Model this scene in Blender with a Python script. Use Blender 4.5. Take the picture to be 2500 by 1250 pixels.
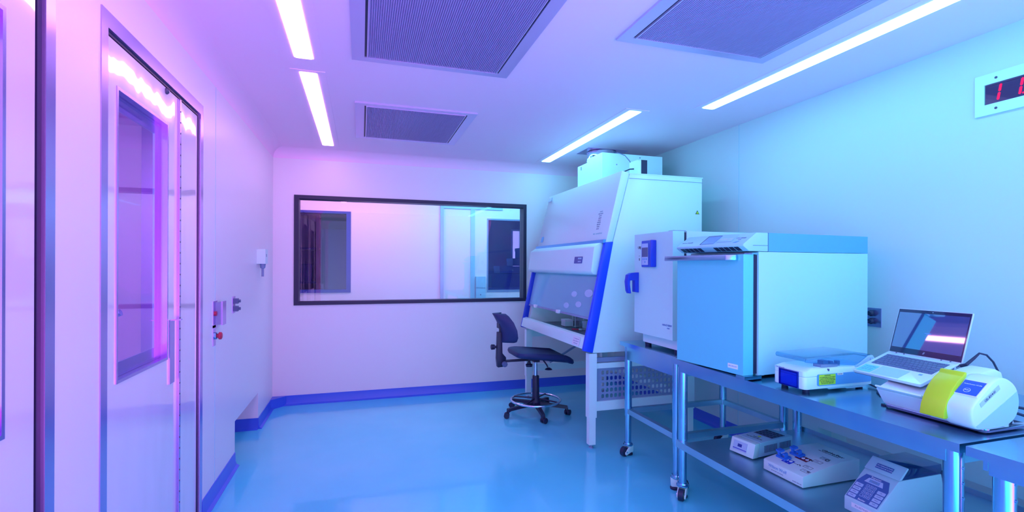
import bpy, bmesh, math, random
from mathutils import Vector, Matrix
R = math.radians
random.seed(4)
for o in list(bpy.data.objects): bpy.data.objects.remove(o)
SC = bpy.context.scene
COL = SC.collection

# ------------------------------------------------------------------ camera
cd = bpy.data.cameras.new('camera'); cam = bpy.data.objects.new('camera', cd); COL.objects.link(cam)
cd.sensor_width = 36; cd.lens = 36 * 1188 / 2500; cd.shift_y = 24 / 2500; cd.clip_start = 0.02
cam.location = (0, 0, 1.42)
cam.rotation_euler = (Matrix.Rotation(R(-17.2), 3, 'Z') @ Matrix.Rotation(R(90), 3, 'X') @ Matrix.Rotation(R(0.2), 3, 'Z')).to_euler()
SC.camera = cam

# ------------------------------------------------------------------ world and exposure
W = bpy.data.worlds.new('world'); SC.world = W; W.use_nodes = True
nt = W.node_tree; nt.nodes.clear()
wo = nt.nodes.new('ShaderNodeOutputWorld'); bg = nt.nodes.new('ShaderNodeBackground')
tc = nt.nodes.new('ShaderNodeTexCoord'); sp = nt.nodes.new('ShaderNodeSeparateXYZ')
mr = nt.nodes.new('ShaderNodeMapRange'); mr.inputs[1].default_value = -0.28; mr.inputs[2].default_value = 0.36
cr = nt.nodes.new('ShaderNodeValToRGB')
WORLD_L = (0.10, 0.62, 0.90, 1); WORLD_R = (0.92, 0.16, 0.90, 1)
cr.color_ramp.elements[0].color = WORLD_L; cr.color_ramp.elements[1].color = WORLD_R
nt.links.new(tc.outputs['Generated'], sp.inputs[0]); nt.links.new(sp.outputs[0], mr.inputs[0])
nt.links.new(mr.outputs[0], cr.inputs[0]); nt.links.new(cr.outputs[0], bg.inputs[0]); nt.links.new(bg.outputs[0], wo.inputs[0])
m2 = nt.nodes.new('ShaderNodeMapRange'); m2.inputs[1].default_value = 0.1; m2.inputs[2].default_value = -0.5; m2.inputs[3].default_value = 2.8; m2.inputs[4].default_value = 8.5
nt.links.new(sp.outputs[2], m2.inputs[0]); nt.links.new(m2.outputs[0], bg.inputs[1])
vs = SC.view_settings; vs.view_transform = 'Standard'; vs.look = 'None'; vs.gamma = 1; vs.use_curve_mapping = False
vs.exposure = -0.06
SC.cycles.use_denoising = True
SC.cycles.max_bounces = 10; SC.cycles.transparent_max_bounces = 16
SC.cycles.sample_clamp_indirect = 8
PURPLE = (1.04, 0.45, 0.92); BLUE = (0.17, 0.62, 0.92)
K_PURPLE = 11; K_BLUE = 18

# ------------------------------------------------------------------ materials
M = {}
def mat(name, col, rough=0.5, metal=0.0, coat=0.0, bump=None, spec=None, noise=None, emit=None):
    m = bpy.data.materials.new(name); m.use_nodes = True; M[name] = m
    t = m.node_tree; b = t.nodes['Principled BSDF']
    b.inputs['Base Color'].default_value = (*col, 1); b.inputs['Roughness'].default_value = rough
    b.inputs['Metallic'].default_value = metal; b.inputs['Coat Weight'].default_value = coat
    b.inputs['Coat Roughness'].default_value = 0.03
    if spec is not None: b.inputs['Specular IOR Level'].default_value = spec
    if emit:
        b.inputs['Emission Color'].default_value = (*emit[0], 1); b.inputs['Emission Strength'].default_value = emit[1]
    if bump or noise:
        tcn = t.nodes.new('ShaderNodeTexCoord'); mp = t.nodes.new('ShaderNodeMapping')
        t.links.new(tcn.outputs['Object'], mp.inputs[0])
    if bump:
        sc, st, dist = bump[:3]
        if len(bump) > 3: mp.inputs['Scale'].default_value = bump[3]
        n = t.nodes.new('ShaderNodeTexNoise'); n.inputs['Scale'].default_value = sc; n.inputs['Detail'].default_value = 2
        bp = t.nodes.new('ShaderNodeBump'); bp.inputs['Strength'].default_value = st; bp.inputs['Distance'].default_value = dist
        t.links.new(mp.outputs[0], n.inputs[0]); t.links.new(n.outputs[0], bp.inputs['Height']); t.links.new(bp.outputs[0], b.inputs['Normal'])
        if coat: t.links.new(bp.outputs[0], b.inputs['Coat Normal'])
    if noise:
        sc, c2, amt = noise
        n = t.nodes.new('ShaderNodeTexNoise'); n.inputs['Scale'].default_value = sc; n.inputs['Detail'].default_value = 4
        mx = t.nodes.new('ShaderNodeMix'); mx.data_type = 'RGBA'; mx.inputs[6].default_value = (*col, 1); mx.inputs[7].default_value = (*c2, 1)
        r = t.nodes.new('ShaderNodeMapRange'); r.inputs[1].default_value = .35; r.inputs[2].default_value = .7; r.inputs[4].default_value = amt
        t.links.new(mp.outputs[0], n.inputs[0]); t.links.new(n.outputs[0], r.inputs[0]); t.links.new(r.outputs[0], mx.inputs[0]); t.links.new(mx.outputs[2], b.inputs['Base Color'])
    return m
def glass(name, tint, refl=1.0, rough=0.0, minr=0.03):
    m = bpy.data.materials.new(name); m.use_nodes = True; M[name] = m
    t = m.node_tree; t.nodes.clear()
    o = t.nodes.new('ShaderNodeOutputMaterial'); mx = t.nodes.new('ShaderNodeMixShader')
    tr = t.nodes.new('ShaderNodeBsdfTransparent'); tr.inputs[0].default_value = (*tint, 1)
    g = t.nodes.new('ShaderNodeBsdfGlossy'); g.inputs['Roughness'].default_value = rough
    lw = t.nodes.new('ShaderNodeLayerWeight'); lw.inputs[0].default_value = 0.5
    f = t.nodes.new('ShaderNodeMath'); f.operation = 'POWER'; f.inputs[1].default_value = 4.0
    t.links.new(lw.outputs['Facing'], f.inputs[0])
    mu = t.nodes.new('ShaderNodeMath'); mu.operation = 'MULTIPLY_ADD'; mu.inputs[1].default_value = refl; mu.inputs[2].default_value = minr; mu.use_clamp = True
    t.links.new(f.outputs[0], mu.inputs[0]); t.links.new(mu.outputs[0], mx.inputs[0])
    t.links.new(tr.outputs[0], mx.inputs[1]); t.links.new(g.outputs[0], mx.inputs[2]); t.links.new(mx.outputs[0], o.inputs[0])
    return m
def lamp(name, col, k):
    m = bpy.data.materials.new(name); m.use_nodes = True; M[name] = m
    t = m.node_tree; t.nodes.clear(); o = t.nodes.new('ShaderNodeOutputMaterial'); e = t.nodes.new('ShaderNodeEmission')
    e.inputs[0].default_value = (*col, 1); e.inputs[1].default_value = k; t.links.new(e.outputs[0], o.inputs[0]); return m
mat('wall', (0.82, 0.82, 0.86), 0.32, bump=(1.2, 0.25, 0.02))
mat('wall_back', (0.86, 0.84, 0.86), 0.40)
mat('ceiling', (0.93, 0.70, 0.86), 0.55)  # purple light tinted into the white ceiling colour
mat('cove', (0.93, 0.70, 0.86), 0.45)  # carries the same painted light tint as the ceiling
mat('wall_r', (0.60, 0.76, 0.80), 0.42)  # white wall with the right side's cyan light in its base colour
mat('floor', (0.10, 0.72, 0.88), 0.16, coat=0.4, bump=(1.5, 0.12, 0.02), noise=(1.3, (0.18, 0.75, 0.90), 0.6))
mat('base', (0.045, 0.13, 0.72), 0.3)
mat('door', (0.80, 0.78, 0.86), 0.12, coat=1.0, bump=(1.6, 0.5, 0.012, (1, 2.0, .8)))
mat('steel', (0.30, 0.60, 0.76), 0.22, metal=1.0, noise=(6, (0.20, 0.50, 0.74), 0.6))
mat('steel_dull', (0.40, 0.66, 0.76), 0.36, metal=.9, noise=(4, (0.30, 0.56, 0.7), 0.7))
mat('frame_steel', (0.50, 0.42, 0.78), 0.24, metal=0.9)
mat('chrome', (0.70, 0.78, 0.90), 0.1, metal=1.0)
mat('black', (0.012, 0.014, 0.055), 0.45)
mat('black_soft', (0.020, 0.030, 0.13), 0.55, bump=(120, 0.3, 0.001))
mat('black_gloss', (0.012, 0.016, 0.07), 0.12, coat=.5)
mat('white', (0.64, 0.94, 0.92), 0.35)  # white with some cyan light painted into the base colour
mat('white_cyan_cast', (0.52, 0.92, 0.86), 0.3)  # white door; cyan light cast is put into the colour to offset purple
mat('white_shaded', (0.42, 0.76, 0.82), 0.3)  # white base tinted and darkened: cyan light and side shade painted in
mat('cab_white', (0.70, 0.94, 0.92), 0.28)  # white enamel, cyan light tint included in the colour
mat('light_grey', (0.36, 0.70, 0.80), 0.4)
mat('grey', (0.24, 0.32, 0.50), 0.45)
mat('dark_grey', (0.09, 0.13, 0.26), 0.4)
mat('door_steel', (0.16, 0.74, 0.84), 0.36, metal=0.3)  # steel colour pushed to cyan to paint in the cool light
mat('housing', (0.12, 0.44, 0.78), 0.35, metal=0.2)
mat('blue', (0.015, 0.05, 0.62), 0.35)
mat('blue_trim', (0.012, 0.075, 0.85), 0.35)
mat('blue_clip', (0.03, 0.20, 0.75), 0.35)
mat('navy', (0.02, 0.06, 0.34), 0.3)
mat('panel_blue', (0.07, 0.17, 0.45), 0.35)
mat('key_light', (0.45, 0.66, 0.86), 0.4)
mat('screen_blue', (0.025, 0.07, 0.42), 0.15, emit=((0.02, 0.12, 0.75), 0.35))
mat('lcd', (0.20, 0.42, 0.70), 0.2)
mat('red', (0.5, 0.02, 0.08), 0.35)
mat('maroon', (0.16, 0.005, 0.03), 0.4)
mat('lime', (0.55, 0.80, 0.02), 0.32)
mat('label_yellow', (0.50, 0.85, 0.05), 0.5)
mat('label_white', (0.80, 0.88, 0.95), 0.5)
mat('note', (0.15, 0.72, 0.85), 0.6)
mat('ink', (0.01, 0.015, 0.05), 0.6)
mat('ink_blue', (0.05, 0.18, 0.5), 0.6)
mat('laptop_silver', (0.68, 0.86, 0.92), 0.3, metal=0.35)
mat('laptop_screen', (0.012, 0.03, 0.14), 0.04, coat=1.0, spec=1.0, emit=((0.01, 0.06, 0.35), 0.35))
mat('vent_face', (0.46, 0.38, 0.66), 0.45, metal=0.3)
mat('vent_frame', (0.62, 0.52, 0.80), 0.30, metal=0.4)
mat('hood_inner', (0.17, 0.22, 0.36), 0.35, metal=.5)
mat('dark_steel', (0.07, 0.085, 0.15), 0.3, metal=.2)
mat('clock_face', (0.03, 0.012, 0.05), 0.05, coat=1)
mat('rubber', (0.01, 0.02, 0.07), 0.5)
mat('box_card', (0.16, 0.20, 0.42), 0.7)
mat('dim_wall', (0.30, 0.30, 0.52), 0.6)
glass('pane', (0.93, 0.93, 0.99))
glass('pane_tinted', (0.62, 0.55, 0.88), refl=1.0)
glass('door_pane', (0.85, 0.66, 0.98), refl=1.0)
glass('hood_glass', (0.80, 0.92, 1.0), refl=.8)
_t = M['hood_glass'].node_tree; _o = [n for n in _t.nodes if n.type == 'OUTPUT_MATERIAL'][0]; _src = _o.inputs[0].links[0].from_socket
_d = _t.nodes.new('ShaderNodeBsdfDiffuse'); _d.inputs[0].default_value = (0.35, 0.75, 0.95, 1); _x = _t.nodes.new('ShaderNodeMixShader'); _x.inputs[0].default_value = 0.42  # pale diffuse layer paints the room's reflection onto the sash glass
_t.links.new(_src, _x.inputs[1]); _t.links.new(_d.outputs[0], _x.inputs[2]); _t.links.new(_x.outputs[0], _o.inputs[0])
glass('clear_lid', (0.62, 0.80, 0.93), refl=1.0, minr=.06)
glass('smoked', (0.30, 0.42, 0.72), refl=1.0, rough=.05, minr=.05)
glass('cartridge', (0.12, 0.22, 0.80), refl=1.0, minr=.05)
glass('clear', (0.88, 0.95, 1.0), refl=1.5, minr=.1)
lamp('lamp_purple', PURPLE, K_PURPLE); lamp('lamp_blue', BLUE, K_BLUE); lamp('hood_fill', (0.35, 0.75, 1.0), 3); lamp('anteroom_fill', (0.75, 0.30, 1.0), 38)  # hood and anteroom glows are added to brighten those spaces
lamp('digit', (1.0, 0.03, 0.22), 1.0); lamp('daylight', (0.65, 0.85, 1.0), 1.6)

for k_ in ('laptop_screen', 'clock_face'): M[k_].node_tree.nodes['Principled BSDF'].inputs['Coat IOR'].default_value = 2.4
# ------------------------------------------------------------------ mesh helpers
class MB:
    def __init__(s): s.bm = bmesh.new()
    def box(s, x0, x1, y0, y1, z0, z1, mt=None):
        v = [s.bm.verts.new(mt @ Vector(p) if mt else p) for p in
             ((x0,y0,z0),(x1,y0,z0),(x1,y1,z0),(x0,y1,z0),(x0,y0,z1),(x1,y0,z1),(x1,y1,z1),(x0,y1,z1))]
        for f in ((0,3,2,1),(4,5,6,7),(0,1,5,4),(1,2,6,5),(2,3,7,6),(3,0,4,7)): s.bm.faces.new([v[i] for i in f])
        return s
    def prism(s, pts, axis, a, b, mt=None):          # pts: 2-D outline, extruded from a to b along axis
        def mk(p, k):
            q = {'y': (p[0], k, p[1]), 'x': (k, p[0], p[1]), 'z': (p[0], p[1], k)}[axis]
            return mt @ Vector(q) if mt else Vector(q)
        A = [s.bm.verts.new(mk(p, a)) for p in pts]; B = [s.bm.verts.new(mk(p, b)) for p in pts]
        n = len(pts); fs = [s.bm.faces.new(A), s.bm.faces.new(B)]
        for i in range(n): fs.append(s.bm.faces.new((A[i], A[(i+1) % n], B[(i+1) % n], B[i])))
        bmesh.ops.recalc_face_normals(s.bm, faces=fs)
        return s
    def cyl(s, p0, p1, r0, r1=None, n=20, caps=True):
        r1 = r0 if r1 is None else r1
        p0 = Vector(p0); p1 = Vector(p1); d = (p1 - p0).normalized()
        u = d.orthogonal().normalized(); w = d.cross(u)
        rings = []
        for p, r in ((p0, r0), (p1, r1)):
            rings.append([s.bm.verts.new(p + (u*math.cos(2*math.pi*i/n) + w*math.sin(2*math.pi*i/n))*r) for i in range(n)])
        for i in range(n): s.bm.faces.new((rings[0][i], rings[0][(i+1)%n], rings[1][(i+1)%n], rings[1][i]))
        if caps: s.bm.faces.new(rings[0][::-1]); s.bm.faces.new(rings[1])
        return s
    def lathe(s, c, prof, n=28, axis='z'):            # prof: (r, h) pairs
        rings = []
        for r, h in prof:
            ring = []
            for i in range(n):
                a = 2*math.pi*i/n; q = (r*math.cos(a), r*math.sin(a), h)
                if axis == 'x': q = (q[2], q[0], q[1])
                if axis == 'y': q = (q[1], q[2], q[0])
                ring.append(s.bm.verts.new(Vector(c) + Vector(q)))
            rings.append(ring)
        fs = []
        for a, b in zip(rings, rings[1:]):
            for i in range(n): fs.append(s.bm.faces.new((a[i], a[(i+1)%n], b[(i+1)%n], b[i])))
        fs.append(s.bm.faces.new(rings[0][::-1])); fs.append(s.bm.faces.new(rings[-1]))
        return s
    def tube(s, pts, r, n=10, closed=False):
        pts = [Vector(p) for p in pts]; m = len(pts); rings = []; up = None
        for i, p in enumerate(pts):
            a = pts[i-1] if (i > 0 or closed) else p; b = pts[(i+1) % m] if (i < m-1 or closed) else p
            d = (b - a).normalized()
            if up is None: up = d.orthogonal().normalized()
            u = (up - d*up.dot(d)).normalized(); up = u; w = d.cross(u)
            rr = r[i] if isinstance(r, (list, tuple)) else r
            rings.append([s.bm.verts.new(p + (u*math.cos(2*math.pi*k/n) + w*math.sin(2*math.pi*k/n))*rr) for k in range(n)])
        for i in range(m if closed else m-1):
            a, b = rings[i], rings[(i+1) % m]
            for k in range(n): s.bm.faces.new((a[k], a[(k+1)%n], b[(k+1)%n], b[k]))
        if not closed: s.bm.faces.new(rings[0][::-1]); s.bm.faces.new(rings[-1])
        return s
    def loft(s, sections):                            # list of equal-length closed loops
        rings = [[s.bm.verts.new(p) for p in sec] for sec in sections]; n = len(rings[0])
        for a, b in zip(rings, rings[1:]):
            for k in range(n): s.bm.faces.new((a[k], a[(k+1)%n], b[(k+1)%n], b[k]))
        s.bm.faces.new(rings[0][::-1]); s.bm.faces.new(rings[-1])
        return s
WM = {}
def wm(o):
    return WM.get(o.name, Matrix.Identity(4))
def build(name, mb, m, parent=None, bevel=0, seg=2, local=False, smooth=35):
    bm = mb.bm
    if bevel:
        es = [e for e in bm.edges if len(e.link_faces) == 2 and e.calc_face_angle(0) > R(25)]
        bmesh.ops.bevel(bm, geom=es, offset=bevel, segments=seg, profile=0.5, affect='EDGES', clamp_overlap=True)
    bmesh.ops.recalc_face_normals(bm, faces=bm.faces)
    me = bpy.data.meshes.new(name); bm.to_mesh(me); bm.free()
    for p in me.polygons: p.use_smooth = True
    me.set_sharp_from_angle(angle=R(smooth))
    me.materials.append(M[m])
    o = bpy.data.objects.new(name, me); COL.objects.link(o)
    if parent is not None:
        o.parent = parent; w = wm(parent)
        if not local: me.transform(w.inverted())
        WM[o.name] = w
    return o
def tag(o, label=None, cat=None, group=None, kind=None):
    if label: o['label'] = label
    if cat: o['category'] = cat
    if group: o['group'] = group
    if kind: o['kind'] = kind
    return o
def thing(name, loc, label, cat, rz=0, group=None, mtx=None):
    o = bpy.data.objects.new(name, None); COL.objects.link(o); o.empty_display_size = .05
    m = mtx if mtx is not None else Matrix.Translation(loc) @ Matrix.Rotation(rz, 4, 'Z')
    o.matrix_world = m; WM[o.name] = m
    return tag(o, label, cat, group)
def text(name, s, size, m, parent, mtx, ext=0.0004, align='CENTER', shear=0):
    """lettering; mtx: local frame whose x runs along the line and z points out of the surface"""
    c = bpy.data.curves.new(name, 'FONT'); c.body = s; c.size = size; c.extrude = ext; c.align_x = align; c.align_y = 'CENTER'; c.resolution_u = 2; c.shear = shear
    t = bpy.data.objects.new(name + '_c', c); COL.objects.link(t)
    dg = bpy.context.evaluated_depsgraph_get(); me = bpy.data.meshes.new_from_object(t.evaluated_get(dg))
    bpy.data.objects.remove(t); me.name = name
    me.materials.clear(); me.materials.append(M[m]); me.transform(mtx)
    o = bpy.data.objects.new(name, me); COL.objects.link(o); o.parent = parent; WM[o.name] = wm(parent)
    return o
def frame(o, x, z):
    x = Vector(x).normalized(); z = Vector(z).normalized(); z = (z - x*z.dot(x)).normalized(); y = z.cross(x)
    m = Matrix((x, y, z)).transposed().to_4x4(); m.translation = Vector(o); return m
def wtext(name, s, size, m, parent, o, x, z, **k):   # same with a world frame
    return text(name, s, size, m, parent, wm(parent).inverted() @ frame(o, x, z), **k)

def holed_wall(mb, axis, a0, a1, u0, u1, z0, z1, holes):
    us = sorted({u0, u1, *[h[0] for h in holes], *[h[1] for h in holes]}); zs = sorted({z0, z1, *[h[2] for h in holes], *[h[3] for h in holes]})
    for i in range(len(us)-1):
        k = 0
        while k < len(zs)-1:
            def hole(kk): 
                cu, cz = (us[i]+us[i+1])/2, (zs[kk]+zs[kk+1])/2
                return any(h[0] < cu < h[1] and h[2] < cz < h[3] for h in holes)
            if hole(k): k += 1; continue
            j = k
            while j+1 < len(zs)-1 and not hole(j+1): j += 1
            if axis == 'x': mb.box(a0, a1, us[i], us[i+1], zs[k], zs[j+1])
            else: mb.box(us[i], us[i+1], a0, a1, zs[k], zs[j+1])
            k = j+1
    return mb
def struct(name, mb, m, parent=None, **k):
    o = build(name, mb, m, parent, **k)
    if parent is None: tag(o, kind='structure')
    return o

# ------------------------------------------------------------------ the room
XL, XR, YB, ZC, Y0 = -0.85, 3.0, 5.38, 2.6, -0.6
struct('floor', MB().box(-2.7, 4.4, Y0, 10.2, -0.1, 0), 'floor')
struct('ceiling', MB().box(-2.7, 4.4, Y0, 10.2, ZC, ZC+.1), 'ceiling')
D1 = (1.995, 3.11, -1, 2.305); D2 = (0.62, 1.735, -1, 2.305); AL = (3.86, 4.67, -1, 0.315)
wl = holed_wall(MB(), 'x', XL-.12, XL, Y0, YB, 0, ZC, [D1, D2, AL])
struct('wall_left', wl, 'wall')
al = MB(); al.box(XL-.42, XL-.12, 3.82, 3.86, 0, .355); al.box(XL-.42, XL-.12, 4.67, 4.71, 0, .355)
al.box(XL-.46, XL-.42, 3.82, 4.71, 0, .355); al.box(XL-.42, XL-.12, 3.86, 4.67, .315, .355)
struct('wall_recess', al, 'wall')
AR = (0.9, 2.57, -1, 0.32)
wr = holed_wall(MB(), 'x', XR, XR+.12, Y0, 6.6, 0, ZC, [AR])
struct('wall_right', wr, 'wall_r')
ar = MB().box(XR+.26, XR+.3, .86, 2.61, 0, .36).box(XR+.12, XR+.26, 2.57, 2.61, 0, .36).box(XR+.12, XR+.26, .86, .9, 0, .36).box(XR+.12, XR+.26, .9, 2.57, .32, .36)
struct('wall_right_recess', ar, 'wall')
WB = (-.655, 1.838, 1.01, 2.135)
struct('wall_back', holed_wall(MB(), 'y', YB, YB+.12, XL-.12, XR, 0, ZC, [WB]), 'wall_back')
def cove(name, pts, r=0.09, n=8):                     # concave quarter strip where wall meets ceiling
    return
cv = MB(); r = .10
prof = [(XL, ZC), (XL, ZC-r)] + [(XL + r - r*math.cos(a), ZC - r + r*math.sin(a)) for a in [R(10*i) for i in range(1, 9)]] + [(XL+r, ZC)]
cv.prism(prof, 'y', Y0, YB); struct('trim_1', cv, 'cove')
cv = MB(); prof = [(YB, ZC), (YB, ZC-r)] + [(YB - r + r*math.cos(a), ZC - r + r*math.sin(a)) for a in [R(10*i) for i in range(1, 9)]] + [(YB-r, ZC)]
cv.prism(prof, 'x', XL, XR); struct('trim_2', cv, 'cove')
def base_run(name, segs):
    mb = MB()
    for kind, a, u0, u1, s in segs:                  # a coved strip: thin upright with a foot flare
        p = [(a, 0), (a + s*.03, 0), (a + s*.03, .004), (a + s*.014, .014), (a + s*.006, .035), (a + s*.005, .095), (a, .097)]
        if kind == 'x': mb.prism(p, 'y', u0, u1)
        else: mb.prism(p, 'x', u0, u1)
    struct(name, mb, 'base')
base_run('baseboard_left', [('x', XL, Y0, .62, 1), ('x', XL, 1.735, 1.995, 1), ('x', XL, 3.11, 3.86, 1), ('x', XL, 4.67, YB, 1),
                            ('x', XL-.42, 3.86, 4.67, 1), ('y', 4.67, XL-.42, XL, -1)])
base_run('baseboard_back', [('y', YB, XL, XR, -1)])
base_run('baseboard_right', [('x', XR, 2.57, YB, -1), ('x', XR, Y0, .9, -1), ('x', XR+.26, .9, 2.57, -1)])
# corner chamfer strip of baseboard in the back left corner
mb = MB().prism([(XL, YB-.13), (XL+.008, YB-.13), (XL+.13, YB-.008), (XL+.13, YB), (XL, YB)], 'z', 0, .096); struct('trim_3', mb, 'base')
struct('trim_4', MB().box(XL-.001, XL+.0015, 3.360, 3.364, .1, ZC-.1), 'light_grey')

# back window
f = holed_wall(MB(), 'y', YB-.012, YB+.13, WB[0], WB[1], WB[2], WB[3], [(WB[0]+.045, WB[1]-.037, WB[2]+.035, WB[3]-.037)])
w1 = struct('window_1', f, 'black')
build('glass', MB().box(WB[0]+.045, WB[1]-.037, YB+.03, YB+.036, WB[2]+.035, WB[3]-.037), 'pane', w1)

# ---- doors in the left wall
def door(name, y0, y1, meet, g, zg):
    zt = 2.305; fw = .045
    fr = MB().box(XL-.12, XL+.004, y0, y0+fw, 0, zt).box(XL-.12, XL+.004, y1-fw, y1, 0, zt).box(XL-.12, XL+.004, y0+fw, y1-fw, zt-fw-.012, zt)
    d = struct(name, fr, 'frame_steel', bevel=.002)
    a, b = y0+fw, y1-fw; zz = zt-fw-.012
    build('gasket', MB().box(XL-.06, XL-.006, a, b, zz-.014, zz).box(XL-.06, XL-.006, b-.02, b, 0, zz-.014).box(XL-.06, XL-.03, a, a+.008, 0, zz-.014), 'black', d)
    lx0, lx1 = XL-.052, XL-.008; lt = zz-.018
    l1 = build('leaf', holed_wall(MB(), 'x', lx0, lx1, a+.008, meet-.004, .01, lt, [(g[0], g[1], zg[0], zg[1])]), 'door', d)
    if b - meet > .1: build('leaf', MB().box(lx0, lx1, meet+.004, b-.022, .01, lt), 'door', d)
    if b - meet > .1:
        ast = MB().box(lx1, lx1+.006, meet-.018, meet+.014, .02, lt-.004).box(lx1+.006, lx1+.012, meet-.012, meet+.006, .02, lt-.004)
        build('astragal', ast, 'frame_steel', d)
        bl = MB()
        for i in range(40): bl.cyl((lx1+.012, meet-.003, .1+i*.053), (lx1+.0135, meet-.003, .1+i*.053), .004, n=8)
        build('screw_row', bl, 'dark_steel', d)
    bead = holed_wall(MB(), 'x', XL-.06, lx1+.004, g[0]-.004, g[1]+.004, zg[0]-.004, zg[1]+.004, [(g[0]+.008, g[1]-.008, zg[0]+.008, zg[1]-.008)])
    # sloping reveal inside the frame
    bd = build('glazing_bead', bead, 'frame_steel', l1)
    rv = holed_wall(MB(), 'x', XL-.048, XL-.040, g[0]+.008, g[1]-.008, zg[0]+.008, zg[1]-.008, [(g[0]+.05, g[1]-.05, zg[0]+.06, zg[1]-.06)])
    build('inner_rebate', rv, 'steel_dull', l1)
    build('glass', MB().box(XL-.034, XL-.030, g[0]+.008, g[1]-.008, zg[0]+.008, zg[1]-.008), 'door_pane', l1)
    return d, l1
d1, l1 = door('door_1', 1.995, 3.11, 2.757, (2.13, 2.62), (.985, 2.07))
build('push_plate', MB().box(XL-.008, XL-.002, 2.64, 2.70, .86, 1.16).box(XL-.002, XL+.03, 2.68, 2.70, 1.155, 1.16), 'frame_steel', d1)
hd = MB().tube([(XL-.06, 2.30, .93), (XL-.11, 2.30, .95), (XL-.12, 2.30, 1.0), (XL-.12, 2.30, 1.16), (XL-.11, 2.30, 1.21), (XL-.06, 2.30, 1.23)], .014)
build('pull_handle', hd, 'steel', d1)
build('viewer_cap', MB().lathe((XL-.008, 2.60, 2.215), [(.014, 0), (.014, .006), (.006, .014)], 16, 'x'), 'dark_steel', d1)
d2, l2 = door('door_2', .62, 1.735, 1.668, (.95, 1.54), (.985, 2.06))

# ---- rooms seen through the glass
struct('wall_anteroom', MB().box(-2.5, -2.4, -1.0, YB+.1, 0, ZC), 'wall_back')
struct('wall_anteroom_back', MB().box(-2.4, XL-.12, 4.9, 5.0, 0, ZC), 'wall_back')
struct('trim_8', MB().box(-1.78, -1.70, 4.86, 4.9, 0, ZC).box(-1.45, -1.40, 4.87, 4.9, 0, ZC), 'frame_steel')
Y2 = 6.6
H2 = (-1.3, -.13, 1.07, 2.11); H3 = (1.675, 2.7, 1.05, 2.08)
struct('wall_corridor', holed_wall(MB(), 'y', Y2, Y2+.12, -2.4, 4.3, 0, ZC, [H2, H3]), 'wall_back')
struct('wall_corridor_end', MB().box(-2.5, -2.4, YB+.12, 9.9, 0, ZC), 'wall_back')
struct('wall_store', MB().box(-2.4, 1.0, 8.3, 8.4, 0, ZC), 'dim_wall')
struct('wall_store_side', MB().box(.9, 1.0, Y2+.12, 8.3, 0, ZC), 'dim_wall')
struct('wall_far', holed_wall(MB(), 'y', 9.6, 9.7, 1.0, 4.3, 0, ZC, [(2.95, 3.7, 1.0, 2.17)]), 'dim_wall')
struct('wall_far_side', MB().box(4.18, 4.3, 6.72, 9.6, 0, ZC), 'dim_wall')
w2 = struct('window_2', holed_wall(MB(), 'y', Y2-.01, Y2+.12, *H2, [(H2[0]+.03, H2[1]-.055, H2[2]+.04, H2[3]-.03)]), 'navy')
build('glass', MB().box(H2[0]+.03, H2[1]-.055, Y2+.05, Y2+.055, H2[2]+.04, H2[3]-.03), 'pane_tinted', w2)
w3 = struct('window_3', holed_wall(MB(), 'y', Y2-.004, Y2+.12, *H3, [(H3[0]+.02, H3[1]-.02, H3[2]+.03, H3[3]-.02)]), 'grey')
build('glass', MB().box(H3[0]+.02, H3[1]-.02, Y2+.05, Y2+.055, H3[2]+.03, H3[3]-.02), 'pane_tinted', w3)
w4 = struct('window_4', holed_wall(MB(), 'y', 9.58, 9.66, 2.95, 3.7, 1.0, 2.17, [(2.98, 3.14, 1.03, 2.14), (3.18, 3.67, 1.03, 2.14)]), 'white')
build('glass', MB().box(2.98, 3.67, 9.66, 9.665, 1.03, 2.14), 'daylight', w4)
struct('trim_5', MB().box(1.02, 1.065, Y2-.03, Y2, 0, 2.26).box(1.065, 1.9, Y2-.015, Y2, 2.2, 2.26), 'steel_dull')
struct('trim_6', MB().box(1.44, 1.50, Y2-.012, Y2, 0, 2.2), 'light_grey')
bx = thing('wall_cabinet', (1.575, Y2, .95), 'small pale blue steel box on the corridor wall beyond the back window', 'box')
build('body', MB().box(1.51, 1.645, Y2-.05, Y2, .90, 1.27), 'light_grey', bx, bevel=.003)
build('lid', MB().box(1.51, 1.645, Y2-.056, Y2-.05, 1.12, 1.27), 'light_grey', bx)
build('lock', MB().cyl((1.575, Y2-.05, 1.02), (1.575, Y2-.056, 1.02), .008, n=10), 'dark_grey', bx)
# stored goods in the dark rooms
def crate(x0, x1, y0, y1, z0, z1, label, m='box_card', name='storage_box', grp='boxes stacked beyond the far window'):
    t = thing(name, ((x0+x1)/2, (y0+y1)/2, z0), label, 'box', group=grp)
    build('box_body', MB().box(x0, x1, y0, y1, z0, z1-.03), m, t, bevel=.004)
    build('lid', MB().box(x0-.006, x1+.006, y0-.006, y1+.006, z1-.05, z1), m, t, bevel=.004)
    return t
tb = thing('storage_table', (2.3, 7.6, 0), 'dark table carrying the stepped pile of boxes beyond the far right window', 'table')
build('table_top', MB().box(1.7, 2.95, 7.3, 8.0, 1.04, 1.08), 'grey', tb)
for x, y in ((1.75, 7.35), (2.9, 7.35), (1.75, 7.95), (2.9, 7.95)): build('leg', MB().box(x-.02, x+.02, y-.02, y+.02, 0, 1.04), 'grey', tb)
crate(1.96, 2.78, 7.42, 7.8, 1.08, 1.295, 'widest grey box at the bottom of the pile beyond the far window')
crate(2.10, 2.78, 7.43, 7.79, 1.30, 1.415, 'flat grey box second from the bottom of the pile beyond the far window', 'grey')
crate(2.32, 2.78, 7.44, 7.78, 1.42, 1.54, 'smaller grey box third from the bottom of the pile beyond the far window', 'grey')
crate(2.46, 2.78, 7.45, 7.77, 1.545, 1.71, 'dark box on top of the pile beyond the far window')
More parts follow.
